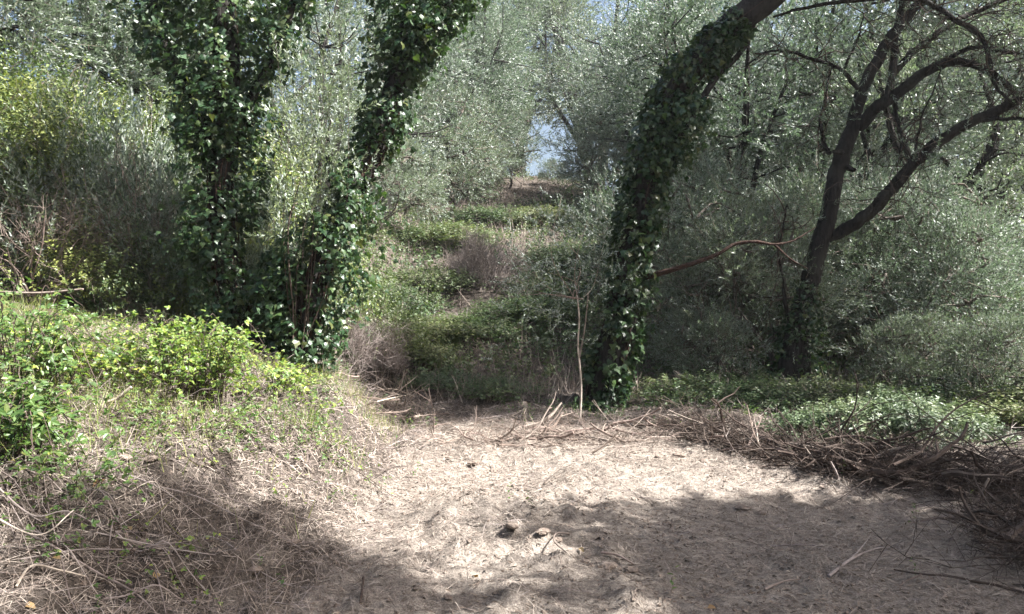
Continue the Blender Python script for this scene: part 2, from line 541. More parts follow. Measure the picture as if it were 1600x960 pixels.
def rot_tpl(tpl, R, s=1.0, o=(0, 0, 0)):
    return (tpl[0] @ np.asarray(R).T * s + np.asarray(o), tpl[1], tpl[2])

def tri_leaf(rng, ll=0.05):
    """three leaflets, normal +Z, tip +Y, stalk from the origin"""
    lf = leaf_ovate(0.68)
    parts = []
    for a, s, o in ((0, 1.0, (0, 0.5, 0)), (1.15, 0.8, (0, 0.42, 0)), (-1.15, 0.8, (0, 0.42, 0))):
        c, sn = math.cos(a), math.sin(a)
        parts.append(rot_tpl(lf, [[c, -sn, 0], [sn, c, 0], [0, 0, 1]], s, o))
    v, q, t = tpl_join(parts)
    return (v * ll, q, t)

def leaf_simple(w=0.62):
    v = np.array([[0, 0, 0], [w * 0.5, 0.45, 0.06], [0, 1.0, -0.04], [-w * 0.5, 0.45, 0.06]])
    return (v, np.array([[0, 1, 2, 3]]), None)

def sprig_broad(rng, L=0.22, n=6, ll=0.045, w=0.62, cheap=False):
    """a shoot along +Z with broad alternate leaves facing outwards and up"""
    parts = []
    lf = leaf_simple(w) if cheap else leaf_ovate(w)
    for i in range(n):
        f = (i + 0.6) / n
        a = i * 2.4 + rng.normal() * 0.4
        out = np.array([math.cos(a), math.sin(a), 0])
        y = unit(out * 0.9 + np.array([0, 0, 0.35]) + rng.normal(size=3) * 0.25)
        z = unit(np.array([0, 0, 1.0]) - out * 0.2 + rng.normal(size=3) * 0.35)
        R = frames_zy(z[None], y[None])[0]
        parts.append(rot_tpl(lf, R, ll * rng.uniform(0.7, 1.25), (0, 0, f * L)))
    return tpl_join(parts)

def dead_twig(rng, L=0.5, n=4, r=0.004):
    """a small bare branching twig along +Z, three-sided"""
    bb = MB()
    P = wander(rng, (0, 0, 0), (0, 0, 1), L, 4, 0.28)
    tube(bb, P, [r, r * 0.5], 3, cap=False)
    for i in range(n):
        k = rng.integers(1, 3)
        d = unit(np.array([0, 0, 0.8]) + rng.normal(size=3) * 0.7)
        tube(bb, wander(rng, P[k], d, L * rng.uniform(0.3, 0.6), 2, 0.25), [r * 0.6, r * 0.25], 3, cap=False)
    return (np.concatenate(bb.v), np.concatenate(bb.q), None)

rng = np.random.default_rng(7)
OL = [sprig_leaves(rng, 0.30, 9, 0.062, 0.016) for _ in range(6)]
OL_BIG = [sprig_leaves(rng, 0.42, 9, 0.088, 0.026) for _ in range(6)]
OL_TW = sprig_twig(0.30, 0.003)
BR = [sprig_broad(rng, 0.20, 7, 0.05) for _ in range(6)]
MS = [sprig_broad(rng, 0.20, 9, 0.036, 0.5, True) for _ in range(6)]
BC = [sprig_broad(rng, 0.20, 7, 0.052, 0.7, True) for _ in range(6)]
DT = [dead_twig(rng, 0.5, 4, 0.004) for _ in range(6)]
IVY = leaf_ivy()

def place(bd, tpls, rng, pos, axis, s, m=0):
    n = len(pos)
    if n == 0: return
    R = frames(axis, rng)
    s = np.broadcast_to(np.asarray(s, float), (n,))
    k = rng.integers(0, len(tpls), n)
    for i, tp in enumerate(tpls):
        w = k == i
        bd.scatter(tp, pos[w], R[w], s[w], m)

# ------------------------------------------------------------------ olive trees
def olive_meshes(seed, H=8.0, R=2.8, trunk_h=2.2, clumps=60, per=55, big=True, low=0.25, stems=2, r0=0.20, dens_in=0.35):
    """returns (trunk mesh, crown mesh) of an olive with its base at the origin"""
    rng = np.random.default_rng(seed)
    wood, crown = MB(), MB()
    cz = H * (0.5 + low * 0.5)
    ez = H * (0.5 - low * 0.5) + 0.2
    cs = []
    while len(cs) < clumps:
        p = rand_dirs(rng, 1)[0] * rng.uniform(0.35, 1.0) ** 0.6
        p = np.array([p[0] * R, p[1] * R, cz + p[2] * ez])
        if p[2] > 0.6:
            cs.append(p)
    cs = np.array(cs)
    limbs = []
    for s in range(stems):
        a = rng.uniform(0, 6.28) + s * 2.5
        b0 = np.array([math.cos(a) * 0.12 * stems, math.sin(a) * 0.12 * stems, -0.3])
        d = np.array([math.cos(a) * 0.22, math.sin(a) * 0.22, 1])
        P = wander(rng, b0, d, trunk_h + 0.3, 6, 0.16)
        Pc = catmull(P, 16)
        tube(wood, Pc, [r0 * 1.45, r0 * 1.05, r0 * 0.95, r0 * 0.8], 9, bump=0.25, seed=seed + s, cap=False)
        for l in range(4):
            a2 = a + rng.uniform(-1.6, 1.6)
            e = np.array([math.cos(a2) * R * 0.62, math.sin(a2) * R * 0.62, H * rng.uniform(0.62, 0.92)])
            st = Pc[rng.integers(11, 16)]
            mid = (st + e) / 2 + rng.normal(size=3) * 0.35
            L = catmull(np.array([st, st * 0.65 + mid * 0.35 + rng.normal(size=3) * 0.12, mid, e]), 14)
            tube(wood, L, [r0 * 0.6, r0 * 0.38, r0 * 0.14], 6, bump=0.15, seed=seed + l, cap=False)
            limbs.append(L)
    LP = np.vstack(limbs)
    for c in cs:
        k = np.argmin(((LP - c) ** 2).sum(1) + np.maximum(LP[:, 2] - c[2], 0) * 2)
        mid = (LP[k] + c) / 2 + rng.normal(size=3) * 0.18
        tube(wood, catmull(np.array([LP[k], mid, c]), 6), [0.03, 0.012], 4, cap=False)
        n = int(per * rng.uniform(0.6, 1.4))
        rad = rng.uniform(0.45, 0.95) * R / 2.8
        d = rand_dirs(rng, n)
        q = c + d * (rng.uniform(dens_in, 1, n) ** 0.5)[:, None] * rad * np.array([1, 1, 0.75])
        ax = d * 0.7 + unit(c - np.array([0, 0, cz * 0.8])) * 0.5 + np.array([0, 0, 0.25]) + rng.normal(size=(n, 3)) * 0.4
        place(crown, OL_BIG if big else OL, rng, q, ax, rng.uniform(0.8, 1.25, n))
        j = rng.random(n) < 0.35
        crown.scatter(OL_TW, q[j], frames(ax[j], rng), rng.uniform(0.9, 1.6, j.sum()), 1)
    return wood, crown

OLIVES = []
for i, kw in enumerate([
    dict(seed=101, H=8.5, R=3.0, trunk_h=2.4, clumps=72, per=46, low=0.22),
    dict(seed=102, H=8.5, R=2.7, trunk_h=2.8, clumps=64, per=46, low=0.30, stems=3, r0=0.17),
    dict(seed=103, H=7.5, R=3.2, trunk_h=1.8, clumps=72, per=46, low=0.12, stems=2),
    dict(seed=104, H=3.6, R=1.7, trunk_h=0.7, clumps=44, per=50, low=0.02, stems=3, r0=0.05, big=False),
    dict(seed=105, H=2.6, R=1.5, trunk_h=0.4, clumps=38, per=50, low=-0.02, stems=3, r0=0.04, big=False),
]):
    w, c = olive_meshes(**kw)
    bm_ = M['bark'] if i < 3 else M['bark_grey']
    OLIVES.append((w.mesh('trunk', [bm_]), c.mesh('crown', [M['olive'], M['twig']]), w.mesh('trunk', [bm_]) if False else None))
OLIVE_YOUNG = [OLIVES[3], OLIVES[4]]

def put_olive(name, meshes, px, Y, scale, rz, label, cat='tree', group=None, zs=1.0, dz=0.0, mat=None):
    x = (px - 800) / FPX * Y
    r = thing(name, (x, Y, float(hgt(x, Y, False)) + dz), label, cat, group)
    r.rotation_euler = (0, 0, rz)
    r.scale = (scale, scale, scale * zs)
    link('trunk' if cat == 'tree' else 'stems', meshes[0], r)
    f = link('crown' if cat == 'tree' else 'foliage', meshes[1], r)
    if mat:
        f.material_slots[0].link = 'OBJECT'
        f.material_slots[0].material = M[mat]
    return r

G_BACK = 'olive trees of the grove behind'
for v, px, Y, s, rz, lab in [
    # right of the leaning ivied trunk
    (1, 1140, 19.0, 1.0, 0.4, 'grey-green olive tree filling the gap between leaning ivied trunk and forked dark trunk'),
    (0, 1330, 20.5, 1.15, 1.9, 'tall olive tree directly behind the forked dark trunk'),
    (2, 1470, 18.5, 1.10, 3.1, 'broad olive tree behind the lowest right-reaching limb of the forked olive'),
    (1, 1650, 25.0, 1.3, 4.4, 'olive tree cut by the right edge of the picture'),
    (0, 1560, 27.0, 1.25, 5.2, 'distant olive tree above the sunlit yellow patch at the right'),
    (2, 1215, 28.0, 1.30, 0.9, 'hazy distant olive tree seen left of the forked dark trunk'),
    (0, 1075, 33.0, 1.3, 2.6, 'olive tree just behind the upper half of the leaning ivied trunk'),
    (2, 1420, 34.0, 1.5, 1.7, 'far olive tree filling the gap above the right-reaching limb'),
    (1, 1240, 40.0, 1.5, 2.9, 'farthest olive tree on the right slope, left of the forked trunk'),
    # on the hill, middle
    (2, 700, 48.0, 1.5, 4.0, 'olive crown far behind the hilltop, left of the dark hilltop trunks'),
    (1, 1010, 47.0, 1.5, 0.5, 'olive crown far behind the hilltop, right of the sky gap'),
    (0, 712, 40.0, 1.35, 2.0, 'second dark-trunked olive on the hilltop, left of the first'),
    (1, 733, 35.0, 1.15, 0.2, 'dark-trunked olive on the hilltop left of the bright sky gap'),
    (0, 690, 37.0, 1.25, 3.6, 'hilltop olive partly hidden by the right-leaning ivied trunk on the left'),
    (2, 1040, 37.0, 1.2, 1.3, 'hilltop olive right of the bright sky gap'),
    (1, 1015, 31.0, 1.2, 4.1, 'olive tree on the slope right behind the leaning ivied trunk'),
    (1, 928, 53.0, 2.1, 0.8, 'tall olive crown arching over the bright sky gap'),
    (1, 800, 57.0, 2.15, 3.3, 'tall far olive crown closing the canopy above and left of the sky gap'),
    # left
    (2, 585, 27.0, 1.15, 2.2, 'olive crown showing between the two ivied trunks on the left'),
    (0, 430, 19.0, 1.0, 4.9, 'olive tree behind the left ivied trunk'),
    (1, 215, 17.0, 1.05, 1.1, 'shaded grey olive tree at upper left behind the shrubs'),
    (2, 30, 16.0, 1.05, 0.6, 'shaded olive tree filling the top left corner'),
    (1, -110, 13.0, 1.0, 3.3, 'olive tree at the left edge of the picture'),
]:
    put_olive('olive_tree', OLIVES[v], px, Y, s, rz, lab, 'tree', G_BACK)

for v, x_, y_, sc_, rz, lab in [  # unseen trees added to block sky light and deepen the shadows
    (0, -5.0, -5.0, 1.0, 0.5, 'unseen olive tree behind the camera on the left, added to dim sky light'),
    (2, 2.5, -8.0, 1.1, 2.5, 'unseen olive tree straight behind the camera, added to dim sky light'),
    (0, 4.6, -4.2, 0.95, 1.5, 'unseen olive tree behind the camera on the right, added to dim sky light'),
    (1, -1.5, -5.0, 0.9, 3.5, 'unseen olive tree close behind the camera, added to dim sky light'),
    (1, -9.5, 2.0, 1.0, 4.5, 'unseen olive tree outside the left edge, added to dim sky light'),
]:
    put_olive('olive_tree', OLIVES[v], 800 + x_ / y_ * FPX, y_, sc_, rz, lab, 'tree', G_BACK)

# ------------------------------------------------------------------ low olive shrubs (suckers)
G_SHR = 'grey-green olive shrubs'
for v, px, Y, s, rz, lab in [
    (3, 1095, 15.2, 1.0, 0.3, 'tall grey-green olive shrub right of the leaning ivied trunk'),
    (3, 1165, 13.6, 0.85, 2.0, 'grey olive shrub just left of the forked dark trunk'),
    (4, 1215, 15.5, 1.2, 4.0, 'low olive shrub at the left foot of the forked dark trunk'),
    (3, 1345, 15.0, 1.0, 1.2, 'olive shrub under the right limb of the forked olive, beside its trunk'),
    (3, 1440, 14.0, 0.95, 5.0, 'dense silvery olive shrub in the middle of the right side'),
    (4, 1475, 14.6, 1.0, 2.9, 'rounded olive shrub below the sunlit yellow patch'),
    (3, 1690, 13.5, 0.6, 0.9, 'olive shrub cut by the right edge of the picture'),
    (4, 1400, 17.0, 1.3, 3.7, 'shaded olive shrub behind the silvery one on the right'),
    (4, 1105, 12.8, 0.5, 1.4, 'small olive bush low behind the left end of the brush row'),
    (4, 1420, 12.6, 0.5, 4.4, 'small olive bush rising from the pale herbs on the right'),
    (4, 1560, 12.0, 0.5, 5.4, 'small olive bush near the right edge above the brush heap'),
    (4, 1030, 17.5, 1.2, 2.4, 'olive shrub directly behind the leaning ivied trunk at mid height'),
]:
    put_olive('olive_shrub', OLIVES[v], px, Y, s, rz, lab, 'shrub', G_SHR)
for v, px, Y, s_, rz, lab in [
    (3, 790, 39.0, 1.1, 1.0, 'dark olive shrub on the crest left of the sky gap'),
    (3, 945, 38.0, 1.3, 2.0, 'dark olive shrub on the crest right of the sky gap'),
    (4, 865, 41.0, 0.5, 3.0, 'low dark shrub on the crest under the sky gap'),
    (3, 740, 36.0, 1.2, 4.0, 'olive shrub on the crest under the hilltop trunks'),
    (3, 975, 33.0, 1.3, 5.0, 'olive shrub below the crest beside the leaning ivied trunk'),
]:
    put_olive('olive_shrub', OLIVES[v], px, Y, s_, rz, lab, 'shrub', G_SHR)
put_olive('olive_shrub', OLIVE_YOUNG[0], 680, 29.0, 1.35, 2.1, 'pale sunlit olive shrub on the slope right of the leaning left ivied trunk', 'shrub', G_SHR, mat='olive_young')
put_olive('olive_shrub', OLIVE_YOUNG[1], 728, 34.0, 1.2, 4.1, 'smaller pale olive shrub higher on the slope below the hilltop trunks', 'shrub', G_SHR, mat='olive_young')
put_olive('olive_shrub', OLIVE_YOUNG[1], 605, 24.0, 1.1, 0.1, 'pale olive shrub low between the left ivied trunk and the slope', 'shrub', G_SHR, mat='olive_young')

# ------------------------------------------------------------------ ivy
def visible_pick(pos, size, n, rng, cell=7.0):
    px = pos[:, 0] / pos[:, 1] * FPX
    py = (pos[:, 2] - CAMZ) / pos[:, 1] * FPX
    key = np.floor(px / cell).astype(int) * 100003 + np.floor(py / cell).astype(int)
    inside = (np.abs(px) < 795) & (np.abs(py) < 475)
    order = np.argsort(pos[:, 1])
    seen, pick = set(), []
    for i in order:
        if inside[i] and key[i] not in seen:
            seen.add(key[i])
            pick.append(i)
    pick = np.array(pick)
    if len(pick) > n:
        w = size[pick] / pos[pick, 1]
        pick = pick[np.argsort(-w)[:n]]
    return pick

IVY_ME = None
def ivy_on(root, origin, path, rads, thick, n, size, seed, single=300, mat='ivy'):
    global IVY_ME
    rng = np.random.default_rng(seed)
    P = catmull(path, 80)
    T = unit(np.gradient(P, axis=0))
    u = np.linspace(0, 1, 80)
    rr = np.interp(u, np.linspace(0, 1, len(rads)), rads)
    tt = np.interp(u, np.linspace(0, 1, len(thick)), thick)
    w = (rr + tt) * (tt > 0.015)
    cum = np.cumsum(w) / w.sum()
    k = np.interp(rng.random(n), cum, np.arange(80))
    i = np.clip(k.astype(int), 0, 78)
    f = (k - i)[:, None]
    c = P[i] * (1 - f) + P[i + 1] * f
    t = T[i]
    ref = unit(np.cross(t, np.array([0.13, 1.0, 0.05])))
    bi = np.cross(t, ref)
    th = rng.random(n) * 6.2832
    rad = np.cos(th)[:, None] * ref + np.sin(th)[:, None] * bi
    r0, t0 = rr[i], tt[i]
    q = c + rad * (r0 + t0)[:, None]
    lump = smooth(0.34, 0.62, fbm(q[:, 0] * 2.6, q[:, 1] * 2.6, q[:, 2] * 2.1, seed, 3))
    keep = rng.random(n) < (0.12 + 0.95 * lump)
    rho = r0 + 0.02 + t0 * (0.08 + 1.5 * lump) * rng.random(n) ** 0.6
    spray = rng.random(n) < 0.10
    rho = np.where(spray, rho + (0.06 + t0 * 1.1) * rng.random(n) ** 1.5, rho)
    pos = c + rad * rho[:, None] + rng.normal(size=(n, 3)) * 0.015
    down = np.array([0, 0, -1.0])
    nz = rad * 0.8 + np.array([0, 0, 0.5]) + rng.normal(size=(n, 3)) * 0.60
    ny = down + rad * 0.25 + rng.normal(size=(n, 3)) * 0.5
    R = frames_zy(nz, ny)
    s = size * (0.30 + 1.1 * rng.random(n) ** 1.5)
    pos, R, s = pos[keep], R[keep], s[keep]
    part = None
    pick = visible_pick(pos, s, single, rng) if single else np.zeros(0, int)
    msk = np.ones(len(pos), bool)
    msk[pick] = False
    bd = MB()
    bd.scatter(IVY, pos[msk], R[msk], s[msk])
    part = bd.build('ivy', M[mat], root, origin)
    part['kind'] = 'stuff'
    if IVY_ME is None:
        lb = MB()
        lb.add(*IVY[:1], None, IVY[2])
        IVY_ME = lb.mesh('leaf', [M['ivy']])
    for j in pick:
        o = link('leaf', IVY_ME, root)
        Mx = Matrix.Identity(4)
        for a in range(3):
            for c_ in range(3):
                Mx[a][c_] = R[j][a][c_] * s[j]
            Mx[a][3] = pos[j][a] - origin[a]
        o.matrix_basis = Mx
    return part

def vines(bd, path, rads, n, seed, r=0.012):
    rng = np.random.default_rng(seed)
    P = catmull(path, 60)
    T = unit(np.gradient(P, axis=0))
    rr = np.interp(np.linspace(0, 1, 60), np.linspace(0, 1, len(rads)), rads)
    for _ in range(n):
        a0, a1 = rng.uniform(0, 6.28), rng.normal() * 1.0
        e = rng.integers(25, 60)
        k = np.arange(0, e, 2)
        ref = unit(np.cross(T[k], np.array([0.13, 1.0, 0.05])))
        bi = np.cross(T[k], ref)
        a = a0 + a1 * k / 60 + 0.15 * np.sin(k * 0.35 + a0)
        tube(bd, P[k] + (np.cos(a)[:, None] * ref + np.sin(a)[:, None] * bi) * (rr[k] + 0.012)[:, None], [r, r * 0.5], 5)

def crown_at(root, origin, centre, ext, clumps, per, seed, starts, mat='olive', name='crown', tp=None):
    """foliage in clumps round a centre, with limbs running to it from the start points"""
    rng = np.random.default_rng(seed)
    wood, cr = MB(), MB()
    starts = np.asarray(starts, float)
    for _ in range(clumps):
        d = rand_dirs(rng, 1)[0] * rng.uniform(0.3, 1.0) ** 0.5
        c = np.asarray(centre) + d * np.asarray(ext)
        s = starts[np.argmin(((starts - c) ** 2).sum(1))]
        mid = (s + c) / 2 + rng.normal(size=3) * 0.25
        tube(wood, catmull(np.array([s, mid, c]), 8), [0.035, 0.01], 5, cap=False)
        n = int(per * rng.uniform(0.6, 1.4))
        dd = rand_dirs(rng, n)
        q = c + dd * (rng.random(n) ** 0.5)[:, None] * rng.uniform(0.35, 0.7)
        ax = dd * 0.8 + d * 0.4 + np.array([0, 0, 0.1]) + rng.normal(size=(n, 3)) * 0.4
        place(cr, tp or OL, rng, q, ax, rng.uniform(0.8, 1.3, n))
        j = rng.random(n) < 0.4
        cr.scatter(OL_TW, q[j], frames(ax[j], rng), rng.uniform(0.9, 1.6, j.sum()), 1)
    wood.build('limbs', M['bark'], root, origin)
    return cr.build(name, [M[mat], M['twig']], root, origin)

def ivied_tree(name, label, path, rads, thick, n, size, seed, single, bark='bark'):
    origin = path[0].copy()
    origin[2] = float(hgt(origin[0], origin[1]))
    root = thing(name, origin, label, 'tree')
    tb = MB()
    tube(tb, catmull(path, 48), rads, 14, bump=0.28, seed=seed)
    tb.build('trunk', M[bark], root, origin, True)
    vb = MB()
    vines(vb, path, rads, 9, seed + 1)
    vb.build('ivy_stems', M['bark_red'], root, origin)
    ivy_on(root, origin, path, rads, thick, n, size, seed + 2, single)
    return root, origin

# left ivied trunk, almost upright and broadening upwards
D1 = 9.6
path1 = np.array([at(392, 590, D1), at(372, 500, D1), at(352, 400, D1), at(345, 300, D1), at(350, 200, D1), at(352, 90, D1), at(345, -20, D1 + .1), at(330, -130, D1 + .3)])
t1, o1 = ivied_tree('ivied_tree', 'upright trunk on the left bank thickly wrapped in dark glossy ivy', path1,
                    [0.24, 0.19, 0.17, 0.16, 0.16, 0.15, 0.13, 0.12], [0.14, 0.20, 0.24, 0.26, 0.30, 0.32, 0.36, 0.34], 19000, 0.076, 201, 300)
def ivied_limb(root, origin, pts, rads, thick, n, size, seed):
    P = np.array(pts)
    tb = MB()
    tube(tb, catmull(P, 18), rads, 8, bump=0.2, seed=seed)
    tb.build('limb', M['bark'], root, origin, True)
    ivy_on(root, origin, P, rads, thick, n, size, seed + 1, 0)
ivied_limb(t1, o1, [at(345, 260, D1), at(300, 160, D1 - .1), at(255, 60, D1 - .1), at(225, -50, D1)], [0.08, 0.06, 0.05, 0.04], [0.12, 0.18, 0.24, 0.26], 3600, 0.080, 230)
ivied_limb(t1, o1, [at(355, 230, D1), at(400, 140, D1 - .1), at(440, 60, D1 - .2), at(470, -40, D1 - .2)], [0.08, 0.06, 0.05, 0.04], [0.12, 0.18, 0.22, 0.24], 3400, 0.080, 232)
crown_at(t1, o1, path1[-1] + np.array([-0.3, 0.6, 1.0]), (1.6, 1.4, 0.9), 8, 50, 205, [path1[-1], path1[-2]])

# left-centre trunk leaning right
D2 = 9.3
path2 = np.array([at(455, 575, D2), at(482, 480, D2), at(510, 390, D2), at(548, 305, D2), at(590, 220, D2 + .1), at(620, 130, D2 + .2), at(645, 30, D2 + .3), at(668, -70, D2 + .5), at(690, -150, D2 + .7)])
t2, o2 = ivied_tree('ivied_tree', 'ivy-clad trunk leaning right beside the upright ivied trunk on the left', path2,
                    [0.20, 0.16, 0.14, 0.13, 0.13, 0.12, 0.12, 0.11, 0.1], [0.20, 0.28, 0.30, 0.24, 0.11, 0.22, 0.30, 0.34, 0.3], 16000, 0.074, 211, 300)
ivied_limb(t2, o2, [at(630, 110, D2 + .2), at(660, 60, D2 + .1), at(695, 15, D2), at(730, -40, D2)], [0.06, 0.05, 0.04, 0.03], [0.14, 0.22, 0.24, 0.2], 2200, 0.08, 234)
ivied_limb(t2, o2, [at(425, 580, D2), at(428, 520, D2 - .1), at(436, 460, D2 - .1), at(448, 400, D2)], [0.05, 0.045, 0.04, 0.03], [0.2, 0.24, 0.2, 0.14], 2600, 0.08, 236)
crown_at(t2, o2, path2[-1] + np.array([0.2, 0.6, 0.9]), (1.3, 1.3, 0.7), 4, 40, 215, [path2[-1], path2[-2]])

# centre trunk leaning right over the clearing
D3 = 11.8
path3 = np.array([at(930, 665, D3), at(946, 600, D3), at(968, 510, D3), at(984, 420, D3), at(1000, 320, D3), at(1024, 225, D3), at(1062, 140, D3 - .1), at(1112, 72, D3 - .2), at(1175, 15, D3 - .3), at(1240, -35, D3 - .3), at(1320, -100, D3 - .2)])
t3, o3 = ivied_tree('ivied_tree', 'dark ivied trunk leaning right at the back edge of the bare clearing', path3,
                    [0.34, 0.27, 0.23, 0.20, 0.18, 0.17, 0.18, 0.20, 0.21, 0.19, 0.16], [0.06, 0.08, 0.09, 0.10, 0.12, 0.14, 0.12, 0.06, 0.0, 0.0, 0.0], 15000, 0.090, 221, 300)
fb = MB()
tube(fb, catmull(np.array([at(1040, 250, D3 - .1), at(1062, 210, D3 - .2), at(1085, 175, D3 - .3), at(1120, 120, D3 - .2), at(1165, 70, D3), at(1200, -30, D3 + .2)]), 20), [0.07, 0.06, 0.045, 0.03], 8, bump=0.15)
fb.build('branch', M['bark'], t3, o3, True)
ivy_on(t3, o3, np.array([at(1030, 275, D3 - .1), at(1055, 225, D3 - .2), at(1080, 180, D3 - .3), at(1098, 148, D3 - .3)]), [0.07, 0.07, 0.06, 0.05], [0.12, 0.2, 0.22, 0.1], 1500, 0.085, 228, 0)
fb = MB()
tube(fb, catmull(np.array([at(1000, 435, D3), at(1040, 425, D3 - .3), at(1082, 412, D3 - .5), at(1120, 398, D3 - .6), at(1148, 382, D3 - .6), at(1180, 378, D3 - .7), at(1210, 382, D3 - .7), at(1240, 376, D3 - .7), at(1275, 355, D3 - .7)]), 26), [0.05, 0.036, 0.028, 0.024, 0.018, 0.008], 7, bump=0.3)
tube(fb, catmull(np.array([at(1210, 382, D3 - .7), at(1235, 405, D3 - .7), at(1262, 420, D3 - .8)]), 8), [0.02, 0.006], 5)
fb.build('branch', M['bark_red'], t3, o3, True)
crown_at(t3, o3, path3[-1] + np.array([0.4, 0.3, 0.6]), (1.7, 1.2, 0.7), 16, 60, 225, [path3[-1], path3[-2]])

# ------------------------------------------------------------------ forked dark olive on the right
D4 = 12.6
o4 = ground_at(1238, 610)
D4 = o4[1]
root4 = thing('forked_olive_tree', o4, 'forked olive tree with dark bare trunk and spreading limbs on the right', 'tree')
def lim(pts, rad, name='limb', sides=11, bump=0.20, n=44, mat='bark'):
    bb = MB()
    P = np.array([at(a, c, D4 + d) for a, c, d in pts])
    Pc = catmull(P, n)
    rj = np.random.default_rng(int(pts[0][0] * 7 + pts[-1][1]))
    jit = np.cumsum(rj.normal(size=(n, 3)), axis=0)
    jit -= np.linspace(0, 1, n)[:, None] * jit[-1]
    Pc = Pc + jit * 0.008
    tube(bb, Pc, rad, sides, bump=bump * 1.5, seed=int(pts[0][0]))
    for _ in range(3 if name != 'branch' else 1):
        kk = rj.integers(n // 4, n - 3)
        rr = np.interp(kk / n, np.linspace(0, 1, len(rad)), rad)
        dd = unit(rj.normal(size=3))
        tube(bb, np.array([Pc[kk], Pc[kk] + dd * rr * 1.3, Pc[kk] + (dd + rj.normal(size=3) * 0.2) * rr * rj.uniform(1.6, 3.0)]), [rr * 0.5, rr * 0.35, rr * 0.22], 6, bump=0.2)
    bb.build(name, M[mat], root4, o4, True)
    return Pc
k4 = D4 / FPX * 0.72
L4 = []
lim([(1236, 640, 0), (1240, 570, 0), (1246, 500, 0), (1266, 430, 0), (1286, 355, 0), (1296, 290, 0), (1312, 235, 0), (1338, 185, 0)], [50 * k4, 36 * k4, 22 * k4, 20 * k4, 19 * k4, 19 * k4, 19 * k4, 18 * k4], 'trunk', 20, 0.26, 80)
L4.append(lim([(1332, 195, 0), (1352, 130, 0.1), (1385, 70, 0.2), (1420, 20, 0.3), (1455, -30, 0.4), (1490, -90, 0.5)], [14 * k4, 12 * k4, 10 * k4, 6 * k4]))
L4.append(lim([(1340, 200, 0), (1368, 165, -0.2), (1402, 148, -0.3), (1440, 115, -0.5), (1475, 98, -0.6), (1510, 95, -0.7), (1550, 112, -0.8), (1585, 142, -0.8), (1640, 170, -0.9)], [14 * k4, 12 * k4, 9 * k4, 8 * k4, 9 * k4]))
L4.append(lim([(1292, 372, 0), (1330, 352, -0.2), (1362, 325, -0.4), (1395, 285, -0.6), (1440, 240, -0.8), (1490, 205, -1.0), (1540, 180, -1.1), (1585, 158, -1.2), (1640, 120, -1.3)], [13 * k4, 13 * k4, 12 * k4, 11 * k4, 9 * k4, 8 * k4]))
L4.append(lim([(1386, 160, 0), (1395, 110, 0.3), (1398, 60, 0.5), (1412, 0, 0.7), (1430, -60, 0.8)], [9 * k4, 8 * k4, 7 * k4, 4 * k4]))
L4.append(lim([(1398, 112, 0.3), (1430, 75, 0.4), (1470, 48, 0.5), (1520, 22, 0.6), (1580, -6, 0.7), (1640, -30, 0.8)], [8 * k4, 7 * k4, 6 * k4, 4 * k4]))
L4.append(lim([(1342, 140, 0), (1320, 116, -0.2), (1290, 106, -0.3), (1250, 96, -0.4), (1215, 86, -0.5), (1180, 84, -0.6)], [5 * k4, 4 * k4, 3.4 * k4, 2 * k4], 'branch', 6))
L4.append(lim([(1298, 240, 0), (1284, 215, -0.1), (1281, 190, -0.2), (1290, 140, -0.2), (1300, 100, -0.3)], [5 * k4, 4.5 * k4, 3 * k4, 1.5 * k4], 'branch', 6))
L4.append(lim([(1210, 26, -1.2), (1260, 12, -1.2), (1330, 4, -1.2), (1400, 2, -1.3), (1450, 12, -1.3), (1490, 32, -1.4), (1530, 58, -1.4), (1546, 90, -1.4), (1556, 130, -1.4), (1580, 160, -1.4)], [2.5 * k4, 4 * k4, 5 * k4, 5 * k4, 4 * k4, 3 * k4], 'branch', 6))
L4.append(lim([(1400, 300, -0.6), (1412, 270, -0.7), (1425, 240, -0.8), (1440, 180, -0.9), (1470, 110, -1.0)], [4 * k4, 3 * k4, 2.5 * k4, 1.2 * k4], 'branch', 6))
L4.append(lim([(1398, 150, -0.3), (1405, 180, -0.4), (1408, 215, -0.5), (1402, 260, -0.6)], [6 * k4, 4 * k4, 2 * k4], 'branch', 6))
L4.append(lim([(1530, 188, -1.1), (1560, 186, -1.2), (1610, 184, -1.3)], [5 * k4, 4 * k4, 3 * k4], 'branch', 6))
L4.append(lim([(1318, 110, -0.2), (1335, 70, -0.3), (1345, 50, -0.3), (1350, 20, -0.3)], [3.5 * k4, 2.5 * k4, 1.5 * k4], 'branch', 6))
L4.append(lim([(1238, 520, 0), (1226, 470, -0.2), (1222, 440, -0.2), (1215, 390, -0.3), (1230, 320, -0.3)], [6 * k4, 4 * k4, 3 * k4, 1.5 * k4], 'branch', 6))
L4.append(lim([(1475, 98, -0.6), (1500, 80, -0.7), (1540, 75, -0.8), (1570, 85, -0.8), (1620, 90, -0.9)], [5 * k4, 4 * k4, 3 * k4], 'branch', 6))
